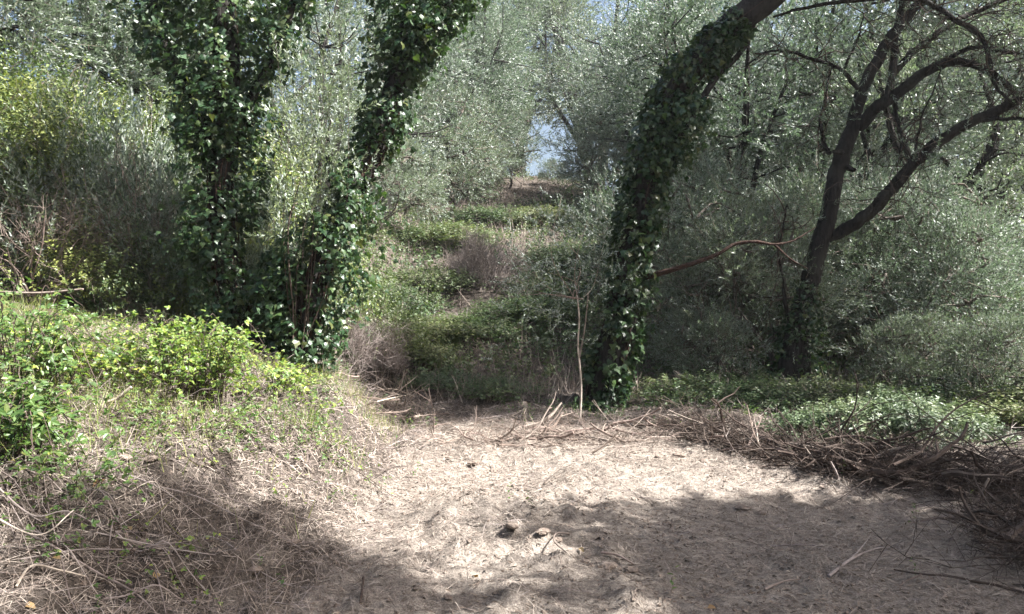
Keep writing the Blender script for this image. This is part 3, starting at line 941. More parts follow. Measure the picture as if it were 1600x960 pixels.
# twigs and foliage of the forked olive
crown_at(root4, o4, at(1480, -190, D4 - .2), (3.0, 1.8, 0.9), 34, 60, 405, [P_[-1] for P_ in L4[:5]], name='upper_crown', tp=OL_BIG)  # out-of-view crown, added dense to shade the trunk and limbs
rng = np.random.default_rng(401)
tw, fo = MB(), MB()
for P in L4:
    seg = np.linalg.norm(np.diff(P, axis=0), axis=1).sum()
    for _ in range(int(seg * 8)):
        k = rng.integers(len(P) // 3, len(P))
        d = unit(rand_dirs(rng, 1)[0] + np.array([0.1, 0, 0.15]))
        L = rng.uniform(0.4, 1.2)
        Q = wander(rng, P[k], d, L, 6, 0.32, rng.uniform(-0.12, 0.08))
        tube(tw, Q, [0.011, 0.004], 4, cap=False)
        for __ in range(3):
            kk = rng.integers(2, 6)
            tube(tw, wander(rng, Q[kk], unit(Q[5] - Q[0] + rng.normal(size=3) * 0.5), L * 0.5, 4, 0.3), [0.005, 0.002], 3, cap=False)
        if rng.random() < 0.4:
            n = 7
            q = Q[rng.integers(2, 6, n)] + rng.normal(size=(n, 3)) * 0.14
            ax = unit(Q[-1] - Q[0]) + rng.normal(size=(n, 3)) * 0.6
            place(fo, OL, rng, q, ax, rng.uniform(0.8, 1.2, n))
tw.build('twigs', M['deadwood'], root4, o4)['kind'] = 'stuff'
fo.build('crown', M['olive'], root4, o4)['kind'] = 'stuff'
# ivy round its foot
ivy_on(root4, o4, np.array([at(1236, 620, D4), at(1240, 560, D4), at(1246, 500, D4), at(1262, 440, D4)]), [0.26, 0.22, 0.2, 0.18], [0.22, 0.2, 0.14, 0.02], 2600, 0.075, 411, 0)

# ------------------------------------------------------------------ unseen trees outside the frame on the right, crowns shaped to throw shade
def shade_tree(label, base, targets, seed, per=70):
    base = on_ground(*base)
    root = thing('olive_tree', base, label, 'tree')
    rng = np.random.default_rng(seed)
    wood, cr = MB(), MB()
    cs = []
    for tg in targets:
        px, py, t, rad = tg[:4]
        g = at(px, py, tg[4]) if len(tg) > 4 else ground_at(px, py)
        cs.append((g + SUN * t, rad))  # clump set up the sun ray so its shade lands on the target
    cen = np.mean([c for c, _ in cs], axis=0)
    top = np.array([base[0] * 0.75 + cen[0] * 0.25, base[1] * 0.75 + cen[1] * 0.25, cen[2] * 0.6])
    P = catmull(np.array([base - np.array([0, 0, .3]), base * 0.6 + top * 0.4 + rng.normal(size=3) * 0.15, top]), 16)
    tube(wood, P, [0.32, 0.22, 0.16], 10, bump=0.25, seed=seed)
    for c, rad in cs:
        s = P[rng.integers(9, 16)]
        tube(wood, catmull(np.array([s, (s + c) / 2 + rng.normal(size=3) * 0.3, c]), 10), [0.07, 0.015], 6, cap=False)
        n = int(1.5 * per * rad * rad / 0.36)
        dd = rand_dirs(rng, n)
        q = c + dd * (rng.random(n) ** 0.45)[:, None] * rad
        ax = dd * 0.8 + np.array([0, 0, 0.2]) + rng.normal(size=(n, 3)) * 0.5
        place(cr, OL_BIG, rng, q, ax, rng.uniform(1.2, 1.7, n))
    wood.build('trunk', M['bark'], root, base, True)
    cr.build('crown', [M['olive']], root, base)

shade_tree('olive tree just outside the right edge whose crown shades the bare earth', (8.6, 7.2), [
    (1010, 838, 9.5, .45), (1090, 835, 9.0, .55), (1180, 838, 9.0, .6), (1270, 838, 8.5, .65), (1360, 835, 8.0, .7), (1450, 838, 7.5, .75), (1540, 845, 7.0, .8), (1600, 870, 7.0, .8),
    (1250, 870, 8.5, .5), (1340, 885, 8, .55), (1430, 900, 7.5, .6), (1500, 930, 7, .7), (1150, 865, 9, .4), (930, 845, 10, .3), (1590, 930, 6.5, .8), (1250, 945, 8.5, .45), (1400, 960, 8, .6)], 501)
shade_tree('olive tree outside the right edge nearest the camera, shading the foreground', (10.5, 4.2), [
    (350, 880, 13.5, .65), (300, 920, 13.5, .65), (240, 890, 14, .45), (390, 840, 13.5, .4), (400, 930, 13, .5), (480, 940, 12.5, .35), (570, 960, 12, .3), (1000, 955, 10.5, .3), (1120, 955, 10, .45), (700, 968, 11.5, .3), (720, 800, 12.5, .16)], 511)
shade_tree('added unseen olive tree outside the right edge, shading back edge and dark trunks', (11.5, 9.8), [  # added for its shade on the back strip, centre trunk and forked olive
    (620, 640, 12, .5), (680, 655, 11.5, .5), (740, 650, 11, .55), (800, 655, 10.5, .55), (860, 650, 10, .5), (590, 605, 12.5, .45), (660, 615, 12, .5), (730, 610, 11.5, .5), (800, 600, 11, .5),
    (985, 390, 8, .5, 11.8), (1000, 300, 7.5, .55, 11.8), (1020, 220, 7, .5, 11.8), (1060, 140, 6.5, .5, 11.7), (1120, 70, 6, .45, 11.6),
    (1290, 330, 6, .5, 12.6), (1310, 250, 5.5, .5, 12.6), (1270, 430, 6.5, .5, 12.6), (1345, 170, 5.5, .5, 12.6), (1245, 520, 7, .5, 12.6), (1400, 290, 5, .5, 12.0), (1400, 100, 5.5, .5, 12.8),
    (1080, 640, 9, .5), (1150, 640, 8.5, .5), (1210, 640, 8, .45), (1100, 600, 9, .5), (1450, 745, 7, .4), (1540, 755, 6.5, .5), (1590, 790, 6.5, .5), (1370, 738, 7.5, .3)], 521)


# ------------------------------------------------------------------ shrubs of broad or small leaves
def bush_meshes(seed, tpls, R=1.0, H=1.2, clumps=30, per=40, twigs=0.3, sc=1.0, bare=0.0, stems=10, stem_r=0.010, crad=(0.22, 0.42)):
    rng = np.random.default_rng(seed)
    wood, fol = MB(), MB()
    for _ in range(clumps):
        a = rng.uniform(0, 6.28)
        rr = R * rng.random() ** 0.6
        zt = H * (1 - 0.55 * (rr / R) ** 2) * rng.uniform(0.45, 1.0)
        c = np.array([math.cos(a) * rr, math.sin(a) * rr, zt])
        n = int(per * rng.uniform(0.5, 1.5))
        rad = rng.uniform(*crad) * R
        d = rand_dirs(rng, n)
        q = c + d * (rng.random(n) ** 0.5)[:, None] * rad
        q[:, 2] = np.maximum(q[:, 2], 0.03)
        ax = d * 0.7 + np.array([0, 0, 0.6]) + c / (np.linalg.norm(c) + 1e-6) * 0.4 + rng.normal(size=(n, 3)) * 0.35
        b_ = rng.random(n) < bare
        place(fol, tpls, rng, q[~b_], ax[~b_], sc * rng.uniform(0.7, 1.3, (~b_).sum()))
        j = (rng.random(n) < twigs) | b_
        place(wood, DT, rng, q[j] - unit(ax[j]) * 0.15, ax[j], rng.uniform(0.5, 1.1, j.sum()) * min(1, R))
    for _ in range(stems):
        a = rng.uniform(0, 6.28)
        d = np.array([math.cos(a) * 0.7, math.sin(a) * 0.7, 1.0])
        tube(wood, wander(rng, np.array([math.cos(a), math.sin(a), -0.2]) * 0.15 * R, d, H * rng.uniform(0.7, 1.1), 7, 0.2), [stem_r, stem_r * 0.4], 5, cap=False)
    return wood, fol

def bush_proto(seed, leafmat, twigmat, **kw):
    w, f = bush_meshes(seed, **kw)
    return (w.mesh('stems', [M[twigmat]]), f.mesh('foliage', [M[leafmat]]) if f.v else None)

PB = {
    'mastic': bush_proto(601, 'mastic', 'twig', tpls=MS, R=1.5, H=2.4, clumps=60, per=46, twigs=0.06, sc=1.6),
    'mastic2': bush_proto(602, 'mastic', 'twig', tpls=MS, R=1.3, H=1.7, clumps=50, per=42, twigs=0.1, sc=1.5),
    'mixed': bush_proto(603, 'olive', 'cane', tpls=OL, R=1.3, H=2.0, clumps=46, per=30, twigs=0.05, sc=1.15, bare=0.03),
    'dry': bush_proto(604, 'olive', 'twig', tpls=OL, R=1.1, H=1.5, clumps=22, per=16, twigs=0.3, bare=0.7, stems=30, stem_r=0.010),
    'dead': bush_proto(605, 'olive', 'cane', tpls=OL, R=0.6, H=0.75, clumps=30, per=40, twigs=1.0, bare=1.0, stems=30, stem_r=0.006),
    'hillmound': bush_proto(608, 'mat_green', 'cane', tpls=BC, R=1.3, H=0.9, clumps=56, per=34, twigs=0.12, sc=1.15),
    'hillmound2': bush_proto(609, 'mat_green', 'cane', tpls=BC, R=1.2, H=0.65, clumps=50, per=32, twigs=0.2, sc=1.1),
    'herb': bush_proto(610, 'nettle', 'twig', tpls=BR, R=0.6, H=0.5, clumps=26, per=26, twigs=0.05),
}
def put_bush(kind, name, px, Y, s, rz, label, cat, group=None, zs=1.0, dz=-0.03, gp=None):
    if gp is None:
        x = (px - 800) / FPX * Y
        g = np.array([x, Y, float(hgt(x, Y))])
    else:
        g = ground_at(*gp)
    r = thing(name, g + np.array([0, 0, dz]), label, cat, group)
    r.rotation_euler = (0, 0, rz)
    r.scale = (s, s, s * zs)
    link('stems', PB[kind][0], r)
    if PB[kind][1] is not None:
        link('foliage', PB[kind][1], r)
    return r

G_L = 'shrubs on the left bank'
for kind, name, px, Y, s, rz, zs, dz, lab in [
    ('mastic', 'evergreen_shrub', 70, 12.6, 1.15, 0.3, 1.15, 0.3, 'yellow-green evergreen shrub at the left edge above the dry twigs'),
    ('mastic', 'evergreen_shrub', 190, 13.4, 1.1, 2.3, 1.2, 0.2, 'sunlit yellowish evergreen shrub left of the upright ivied trunk'),
    ('mastic', 'evergreen_shrub', -60, 10.6, 1.05, 4.3, 1.1, 0.2, 'dark evergreen shrub cut by the left edge of the picture'),
    ('mixed', 'tangled_shrub', 245, 11.2, 1.0, 1.0, 1.2, 0.2, 'grey tangled shrub with pale bare twigs touching the upright ivied trunk'),
    ('mastic2', 'evergreen_shrub', 165, 10.5, 0.8, 3.0, 1.0, 0.0, 'dark green evergreen shrub over the shaded hollow'),
    ('mixed', 'tangled_shrub', 285, 10.8, 0.6, 5.0, 1.1, 0.0, 'small dusty shrub at the foot of the upright ivied trunk'),
    ('dry', 'dry_shrub', 60, 9.7, 0.9, 0.7, 1.0, 0.1, 'leafless brown dry shrub at far left below the evergreen'),
    ('dry', 'dry_shrub', 225, 10.6, 0.8, 2.7, 1.4, 0.7, 'pale leafless twigs standing in front of the tangled shrub'),
    ('mixed', 'tangled_shrub', 110, 11.2, 1.0, 4.7, 1.2, 0.3, 'half-bare grey shrub between the two yellow-green evergreen shrubs'),
    ('mastic2', 'evergreen_shrub', 20, 11.5, 1.1, 3.8, 1.2, 0.2, 'darker evergreen shrub at the left edge under the yellow-green evergreen'),
    ('mastic2', 'evergreen_shrub', 430, 11.5, 0.9, 1.7, 1.2, 0.0, 'shaded evergreen shrub between the two ivied trunks'),
    ('mixed', 'tangled_shrub', 420, 10.2, 0.6, 0.2, 1.3, 0.0, 'low grey shrub between the feet of the two ivied trunks'),
    ('mastic2', 'evergreen_shrub', 560, 14.0, 0.8, 3.9, 1.0, 0.0, 'green shrub showing right behind the leaning left ivied trunk'),
    ('mastic', 'evergreen_shrub', 330, 14.6, 1.2, 5.5, 1.25, 0.3, 'evergreen shrub behind the upright ivied trunk'),
]:
    put_bush(kind, name, px, Y, s, rz, lab, 'shrub', G_L, zs, dz)

G_H = 'bramble mounds on the hillside'
for kind, px, py, s, rz, zs, lab in [
    ('hillmound', 640, 560, 0.65, 0.3, 1.0, 'green bramble mound at the foot of the slope beside the purple dead brush'),
    ('hillmound', 605, 490, 0.95, 1.3, 1.2, 'dark bramble mound above the purple dead brush'),
    ('hillmound2', 700, 600, 0.6, 2.3, 0.9, 'low bramble mound at the bottom of the slope behind the dark path'),
    ('hillmound', 775, 615, 0.55, 3.3, 0.9, 'green bramble mound left of the thin bare sapling'),
    ('hillmound', 715, 530, 1.0, 5.3, 0.9, 'sunlit bramble mound in the middle of the slope'),
    ('hillmound2', 665, 455, 1.2, 0.9, 1.1, 'bramble mound on the slope left of the red-brown dead shrub'),
    ('hillmound', 835, 500, 1.0, 1.9, 0.9, 'grey-green bramble mound on the slope right of the dry terrace'),
    ('hillmound2', 760, 350, 1.5, 2.9, 0.9, 'yellow-green mound near the top of the slope'),
    ('hillmound', 690, 385, 1.4, 3.9, 0.9, 'olive-green mound below the pale olive shrub on the slope'),
    ('hillmound2', 840, 350, 1.4, 4.9, 1.0, 'green mound at the crest just under the sky gap'),
    ('hillmound', 880, 420, 1.2, 5.9, 1.0, 'shaded mound behind the sapling foliage on the slope'),
    ('hillmound2', 1110, 630, 0.9, 1.6, 1.2, 'dark low mound behind the left end of the brush row'),
    ('hillmound', 1185, 640, 0.8, 2.6, 1.0, 'bramble mound at the left foot of the forked olive'),
    ('hillmound2', 1300, 640, 0.9, 3.6, 1.1, 'bramble mound at the right foot of the forked olive'),
    ('hillmound', 1590, 660, 0.8, 4.6, 1.1, 'dark green bramble mound at the right edge above the brush'),
    ('hillmound2', 1480, 610, 1.0, 5.6, 1.0, 'shaded mound behind the pale herbs on the right'),
]:
    put_bush(kind, 'bramble_mound', 0, 0, s, rz, lab, 'bramble', G_H, zs * 0.48, gp=(px, py))

put_bush('dead', 'dead_brush', 0, 0, 1.35, 0.4, 'purple-grey heap of dead brush at the foot of the left ivied trunks', 'brush', None, 1.15, gp=(548, 585))
put_bush('dead', 'dead_brush', 0, 0, 0.8, 2.4, 'small dead brush heap right against the green mound at slope foot', 'brush', None, 0.9, gp=(590, 590))
put_bush('dead', 'dead_shrub', 0, 0, 1.9, 1.4, 'red-brown dead shrub standing on the dry terrace of the slope', 'shrub', None, 1.0, gp=(752, 448))

r_ = put_bush('mastic2', 'sunlit_bush', 1590, 16.5, 1.05, 0.4, 'bright yellow-green sunlit bush at the far right edge', 'bush', None, 0.8)
for c_ in r_.children:
    if c_.name.startswith('foliage'):
        c_.material_slots[0].link = 'OBJECT'
        c_.material_slots[0].material = M['bramble_gold']
G_N = 'pale herbs behind the brush row'
for px, py, s, rz, lab in [
    (1270, 690, 0.8, 0.2, 'pale herb clump left of the upright stub in the brush row'),
    (1330, 680, 0.9, 1.2, 'pale herb clump straight behind the upright stub'),
    (1390, 690, 1.0, 2.2, 'largest pale sunlit herb clump right of the upright stub'),
    (1450, 690, 1.0, 3.2, 'pale herb clump behind the middle of the right brush heap'),
    (1510, 688, 0.8, 4.2, 'pale herb clump behind the right end of the brush row'),
    (1400, 655, 0.9, 5.2, 'farther pale herb clump below the silvery olive shrub'),
]:
    put_bush('herb', 'herb_clump', 0, 0, s, rz, lab, 'herb', G_N, 0.7, gp=(px, py))

# ------------------------------------------------------------------ near brambles on the left, with single leaves
LEAF3 = None
def near_bramble(label, gp, R, H, n_canes, seed, mat, size, single, per=14):
    """arching canes set with three-part leaves; the leaves that show largest are parts of their own"""
    rng = np.random.default_rng(seed)
    g = ground_at(*gp)
    root = thing('bramble_bush', g, label, 'bramble')
    cb = MB()
    pos, Z, Y_, S = [], [], [], []
    for _ in range(n_canes):
        a = rng.uniform(0, 6.28)
        r1 = R * rng.uniform(0.4, 1.1)
        h = H * rng.uniform(0.45, 1.1)
        p0 = g + np.array([math.cos(a), math.sin(a), 0]) * rng.uniform(0, 0.5) * R
        p2 = p0 + np.array([math.cos(a) * r1, math.sin(a) * r1, 0])
        p1 = (p0 + p2) / 2
        p0[2] = hgt(p0[0], p0[1]) - 0.02
        p1[2] = hgt(p1[0], p1[1]) + h
        p2[2] = hgt(p2[0], p2[1]) + h * rng.uniform(0.3, 0.9)
        P = catmull(np.array([p0, p0 * 0.6 + p1 * 0.4 + np.array([0, 0, h * 0.35]), p1, p2]), 14) + rng.normal(size=(14, 3)) * 0.008
        tube(cb, P, [0.0045, 0.002], 3, cap=False)
        for k in rng.integers(3, 14, per):
            pos.append(P[k] + rng.normal(size=3) * 0.03)
            d = unit(rng.normal(size=3) * np.array([1, 1, 0.4]))
            Y_.append(d + np.array([0, 0, -0.1]))
            Z.append(np.array([0.15, -0.25, 1.0]) + rng.normal(size=3) * 0.45)
            S.append(size * rng.uniform(0.6, 1.3))
    pos, Z, Y_, S = np.array(pos), np.array(Z), np.array(Y_), np.array(S)
    R_ = frames_zy(Z, Y_)
    cb.build('canes', M['deadwood'], root, g)
    pick = visible_pick(pos, S, single, rng, 9.0)
    msk = np.ones(len(pos), bool)
    msk[pick] = False
    tp = tri_leaf(rng, 1.0)
    bd = MB()
    bd.scatter(tp, pos[msk], R_[msk], S[msk])
    bd.build('foliage', M[mat], root, g)['kind'] = 'stuff'
    lb = MB()
    lb.add(tp[0], tp[1])
    me = lb.mesh('leaf', [M[mat]])
    for j in pick:
        o = link('leaf', me, root)
        Mx = Matrix.Identity(4)
        for a in range(3):
            for c in range(3):
                Mx[a][c] = R_[j][a][c] * S[j]
            Mx[a][3] = pos[j][a] - g[a]
        o.matrix_basis = Mx

near_bramble('bright yellow-green bramble bush lit by sun in front of the left ivied trunks', (310, 622), 0.5, 0.62, 64, 701, 'bramble_gold', 0.038, 200, 22)
near_bramble('golden bramble bush at left beside the shaded hollow', (130, 600), 0.55, 0.36, 42, 702, 'bramble_gold', 0.044, 150, 14)
near_bramble('green bramble bush at the left edge with large leaves nearest the camera', (20, 720), 0.42, 0.38, 36, 703, 'bramble', 0.050, 150, 15)
near_bramble('green bramble bush at the left edge behind the large-leaved one', (25, 600), 0.8, 0.62, 60, 704, 'bramble', 0.046, 150, 16)
near_bramble('low bramble bush on the bank crest left of the purple dead brush', (430, 610), 0.55, 0.26, 34, 705, 'bramble_gold', 0.040, 100, 14)
near_bramble('dull green bramble bush between the golden one and the tree feet', (215, 575), 0.55, 0.2, 30, 706, 'bramble', 0.042, 80, 10)
near_bramble('low bramble trailing over the bank below the yellow-green bush', (300, 665), 0.7, 0.16, 40, 707, 'bramble', 0.034, 100, 12)
near_bramble('bramble runner among the canes in the left foreground shadow', (235, 870), 0.35, 0.10, 12, 709, 'bramble_gold', 0.024, 40, 5)
near_bramble('bramble runner creeping down the sunlit bank slope', (520, 720), 0.5, 0.10, 16, 710, 'bramble_gold', 0.024, 50, 5)
near_bramble('bramble runner on the flat bank top left of centre', (390, 760), 0.5, 0.10, 12, 711, 'bramble_gold', 0.022, 40, 4)
near_bramble('green bramble runner crossing the foot of the near left bank', (150, 905), 0.4, 0.08, 12, 712, 'bramble', 0.024, 40, 6)
near_bramble('green bramble runner at the left edge below the large leaves', (60, 830), 0.35, 0.10, 12, 713, 'bramble', 0.028, 40, 6)
near_bramble('short green bramble patch on the sunlit middle of the bank', (430, 690), 0.5, 0.12, 18, 714, 'bramble', 0.026, 50, 7)
near_bramble('bramble shoot trailing down the left foreground bank', (110, 770), 0.4, 0.14, 16, 708, 'bramble', 0.036, 60, 8)

# ------------------------------------------------------------------ young olive shoots between the ivied trunks; sapling by the centre trunk
def shoots(name, label, base, tops, seed, mat, n_per, spread=0.12, start=0.25, sc=1.0, stem='twig', r=0.012, foot=None):
    rng = np.random.default_rng(seed)
    foot = base if foot is None else foot
    root = thing(name, foot, label, 'sapling')
    st, fo = MB(), MB()
    for t in tops:
        t = np.asarray(t)
        P = catmull(np.array([base + rng.normal(size=3) * np.array([.06, .06, 0]) - np.array([0, 0, .05]), base * 0.55 + t * 0.45 + rng.normal(size=3) * 0.12, t]), 14)
        tube(st, P, [r, r * 0.3], 5, cap=False)
        u = rng.uniform(start, 1, n_per) ** 0.8
        k = np.clip((u * 13).astype(int), 0, 13)
        q = P[k] + rng.normal(size=(n_per, 3)) * spread * (1.1 - u)[:, None] * 2
        ax = unit(t - base) * 0.8 + rng.normal(size=(n_per, 3)) * 0.45
        place(fo, OL, rng, q, ax, sc * rng.uniform(0.7, 1.2, n_per))
    st.build('stems', M[stem], root, foot)
    fo.build('foliage', M[mat], root, foot)
    return root

b_ = at(465, 560, 9.1); b_[2] = float(hgt(b_[0], b_[1]))
shoots('olive_sapling', 'sheaf of pale upright olive shoots between the two ivied trunks', b_,
       [at(430, 60, 8.9), at(470, 20, 9.0), at(505, 80, 9.0), at(535, 30, 9.1), at(455, 160, 8.8), at(520, 180, 8.8), at(550, 140, 9.0), at(485, 120, 8.9), at(545, 90, 9.0), at(430, 250, 8.8)], 801, 'olive_young', 30, 0.13, 0.50, 1.0, 'deadwood', 0.006)
g_ = ground_at(906, 655)
top_ = at(902, 462, g_[1])
sap = shoots('olive_sapling', 'thin bare-stemmed sapling with grey leaves left of the leaning ivied trunk', top_,
       [top_ + np.array(d) for d in [(-0.6, 0, 1.1), (-0.2, .3, 1.4), (0.2, .1, 1.2), (-0.95, .1, 0.75), (0.35, -.1, 0.7), (-0.6, .4, 0.4), (-1.0, 0.2, 0.2), (-.8, -.2, .0)]], 812, 'olive', 36, 0.3, 0.1, 0.9, 'twig', 0.007, g_)
sp = MB()
tube(sp, catmull(np.array([g_ - np.array([0, 0, .05]), at(908, 600, g_[1]), at(903, 540, g_[1]), at(905, 500, g_[1]), top_]), 14), [0.02, 0.016, 0.013, 0.01], 6, bump=0.1)
tube(sp, catmull(np.array([at(905, 560, g_[1]), at(914, 510, g_[1]), at(919, 460, g_[1])]), 8), [0.014, 0.008], 5)
sp.build('stem', M['straw'], sap, g_)

# ------------------------------------------------------------------ ground cover, grass and litter (uncountable)
def in_view(x, y, z, mx=70, my=70):
    px = 800 + x / y * FPX
    py = 480 - (z - CAMZ) / y * FPX
    return (px > -mx) & (px < 1600 + mx) & (py > -my) & (py < 960 + my), px, py

rng = np.random.default_rng(901)
def field(n, x0, x1, y0, y1, pw=1.0):
    y = y0 + (y1 - y0) * rng.random(n) ** pw
    x = rng.uniform(-1, 1, n) * 0.72 * y
    k = (x > x0) & (x < x1)
    x, y = x[k], y[k]
    z = hgt(x, y)
    v, px, py = in_view(x, y, z)
    return x[v], y[v], z[v], px[v], py[v]

# bramble carpet over the hillside and under the trees on the right
x, y, z, px, py = field(62000, -12, 24, 11.4, 46, 1.7)
dens = (0.25 + 0.75 * smooth(0.36, 0.56, fbm(x * 0.75, y * 0.16, 2.2, 61, 3)))
lim_y = 11.8 - 0.35 * np.maximum(x - 2, 0) * 2.2 + 0.9 * smooth(-3.2, -1.2, x)
dens *= smooth(0, 1.1, y - lim_y)
for cx, cy, rx, ry in ((752, 425, 75, 40), (740, 490, 65, 45), (610, 600, 60, 45), (830, 300, 60, 18)):
    dens *= smooth(0.6, 1.25, np.hypot((px - cx) / rx, (py - cy) / ry))
dens *= 1 - 0.45 * smooth(2.0, 3.5, x)
k = rng.random(len(x)) < dens
x, y, z = x[k], y[k], z[k]
cover = MB()
hh = 0.22 * fbm(x * 1.1, y * 1.1, 0.5, 71, 2) * rng.random(len(x))
place(cover, BC, rng, np.stack([x, y, z + hh], 1), np.array([0, 0, 0.8]) + rng.normal(size=(len(x), 3)) * 0.55, rng.uniform(0.8, 1.5, len(x)) * (1 + 0.012 * y))
tag(cover.build('bramble_carpet', M['mat_green']), 'low green bramble carpet covering the hillside and the ground under the trees', 'ground cover', kind='stuff')

# dry grass and pale litter on the hillside
x, y, z, px, py = field(26000, -12, 26, 12.0, 46, 1.5)
bd = MB()
blade = (np.array([[-0.004, 0, 0], [0.004, 0, 0], [0.0, 0.03, 0.28]]), None, np.array([[0, 1, 2]]))
k = rng.random(len(x)) < 0.3 + 0.7 * (1 - smooth(0.40, 0.62, fbm(x * 0.75, y * 0.16, 2.2, 61, 3)))
x, y, z = x[k], y[k], z[k]
bd.scatter(blade, np.stack([x, y, z], 1), frames(np.array([0, 0, 1.0]) + rng.normal(size=(len(x), 3)) * 0.45, rng), rng.uniform(0.5, 1.5, len(x)) * (1 + 0.03 * y))
tag(bd.build('dry_grass', M['straw']), 'dry pale grass between the bramble patches of the hillside', 'grass', kind='stuff')

# green grass on the bank crest
n = 15000
x = rng.uniform(-5.5, -1.3, n); y = rng.uniform(4.5, 9.6, n)
z = hgt(x, y)
v, px, py = in_view(x, y, z)
d = smooth(0.40, 0.6, fbm(x * 1.2, y * 1.2, 0.3, 81, 3)) * smooth(760, 640, py)
k = v & (rng.random(n) < d + 0.03)
bd = MB()
bd.scatter((blade[0] * np.array([0.8, 1, 0.7]), None, blade[2]), np.stack([x, y, z], 1)[k], frames(np.array([0, 0, 1.0]) + rng.normal(size=(k.sum(), 3)) * 0.5, rng), rng.uniform(0.5, 1.3, k.sum()))
tag(bd.build('bank_grass', M['grass']), 'short yellowish green grass on the crest of the left bank', 'grass', kind='stuff')

# small seedlings dotted over bank and clearing edge
n = 12000
x = rng.uniform(-5, 6, n); y = rng.uniform(4.2, 12, n)
z = hgt(x, y)
v, px, py = in_view(x, y, z)
d = 0.95 * smooth(-1.0, -1.6, x) * smooth(860, 690, py) + 0.35 * smooth(9.4, 10.6, y + 0.6 * np.maximum(x - 2, 0)) + 0.10 * smooth(-0.8, -1.6, x) + 0.004
d *= smooth(0.42, 0.6, fbm(x * 1.5, y * 1.5, 0.9, 83, 2))
k = v & (rng.random(n) < d)
bd = MB()
place(bd, BR, rng, np.stack([x, y, z + 0.01], 1)[k], np.array([0, 0, 1.0]) + rng.normal(size=(k.sum(), 3)) * 0.3, rng.uniform(0.35, 0.8, k.sum()))
tag(bd.build('seedlings', M['bramble']), 'small yellow-green seedlings dotted over the bank and clearing edge', 'seedlings', kind='stuff')

# chopped straw and dry stalks over the bare earth
def stalk(bend=0.0):
    v = np.array([[-0.5, 0, 0.0], [0.5, 0, 0.0], [0.45, 0.5, bend], [-0.45, 0.5, bend], [0.25, 1.0, 0], [-0.25, 1.0, 0]])
    return (v, np.array([[0, 1, 2, 3], [3, 2, 4, 5]]), None)
def strew(bd, n, x0, x1, y0, y1, l0, l1, w0, w1, dfun, lift, tilt, aim=None, seed=0):
    r = np.random.default_rng(seed)
    x = r.uniform(x0, x1, n); y = y0 + (y1 - y0) * r.random(n) ** 1.3
    z = hgt(x, y)
    v, px, py = in_view(x, y, z, 60, 60)
    k = v & (r.random(n) < dfun(x, y, px, py))
    x, y, z = x[k], y[k], z[k]
    n = len(x)
    e = 0.06
    nrm = np.stack([(hgt(x - e, y) - hgt(x + e, y)) / (2 * e), (hgt(x, y - e) - hgt(x, y + e)) / (2 * e), np.ones(n)], 1)
    nrm = unit(nrm) + r.normal(size=(n, 3)) * tilt
    a = r.uniform(0, 6.28, n) if aim is None else aim + r.normal(size=n) * 0.8
    dirs = np.stack([np.cos(a), np.sin(a), np.zeros(n)], 1)
    R = frames_zy(nrm, dirs)
    l = r.uniform(l0, l1, n)
    w = r.uniform(w0, w1, n) * np.clip(y / 6.0, 0.55, 1.3)
    R = R * np.stack([w, l, l], 1)[:, None, :]
    pos = np.stack([x, y, z + r.random(n) * lift + 0.006], 1) - dirs * (l * 0.5)[:, None]
    h2 = hgt(pos[:, 0], pos[:, 1])
    pos[:, 2] = np.maximum(pos[:, 2], h2 + 0.004)
    bd.scatter(stalk(0.04), pos, R, 1.0)

dry_d = lambda x, y, px, py: 0.15 + 0.75 * smooth(0.40, 0.6, fbm(x * 1.3, y * 1.3, 0.7, 91, 3))
bd = MB()
strew(bd, 130000, -4.5, 5.5, 3.2, 11.5, 0.03, 0.12, 0.002, 0.005, dry_d, 0.012, 0.18, seed=1)
strew(bd, 26000, -4.5, 5.5, 3.2, 12.0, 0.05, 0.2, 0.002, 0.004, lambda x, y, px, py: (0.1 + 0.9 * smooth(-0.6, -1.3, x)) * dry_d(x, y, px, py), 0.04, 0.25, seed=2)
tag(bd.build('straw_litter', M['straw']), 'chopped pale straw and stalks littering the bare earth', 'litter', kind='stuff')
bd = MB()
strew(bd, 24000, -4.5, 5.5, 3.2, 12.5, 0.08, 0.4, 0.002, 0.005, lambda x, y, px, py: 0.02 + 0.36 * smooth(-0.7, -1.3, x) + 0.25 * smooth(9.4, 10.6, y + 0.7 * np.maximum(x - 2, 0)), 0.08, 0.2, aim=-0.35, seed=3)
tag(bd.build('dead_stalks', M['cane']), 'dead pinkish bramble stalks raked over the left bank', 'litter', kind='stuff')
# fallen olive leaves
r_ = np.random.default_rng(97)
n = 26000
x = r_.uniform(-4.2, 5.4, n); y = 3.3 + 9.0 * r_.random(n) ** 1.25
z = hgt(x, y)
v, px, py = in_view(x, y, z)
k = v & (r_.random(n) < 0.25 + 0.75 * smooth(0.40, 0.6, fbm(x * 0.9, y * 0.9, 4.2, 99, 3)))
x, y, z = x[k], y[k], z[k]
bd = MB()
olf = (np.array([[0, -0.5, 0], [0.13, 0, 0.08], [0, 0.5, 0], [-0.13, 0, 0.08]]), np.array([[0, 1, 2, 3]]), None)
bd.scatter(olf, np.stack([x, y, z + 0.005], 1), frames(np.array([0, 0, 1.0]) + r_.normal(size=(len(x), 3)) * 0.35, r_), r_.uniform(0.025, 0.055, len(x)))
tag(bd.build('leaf_litter', M['litter']), 'fallen brown and grey olive leaves strewn over the earth', 'litter', kind='stuff')
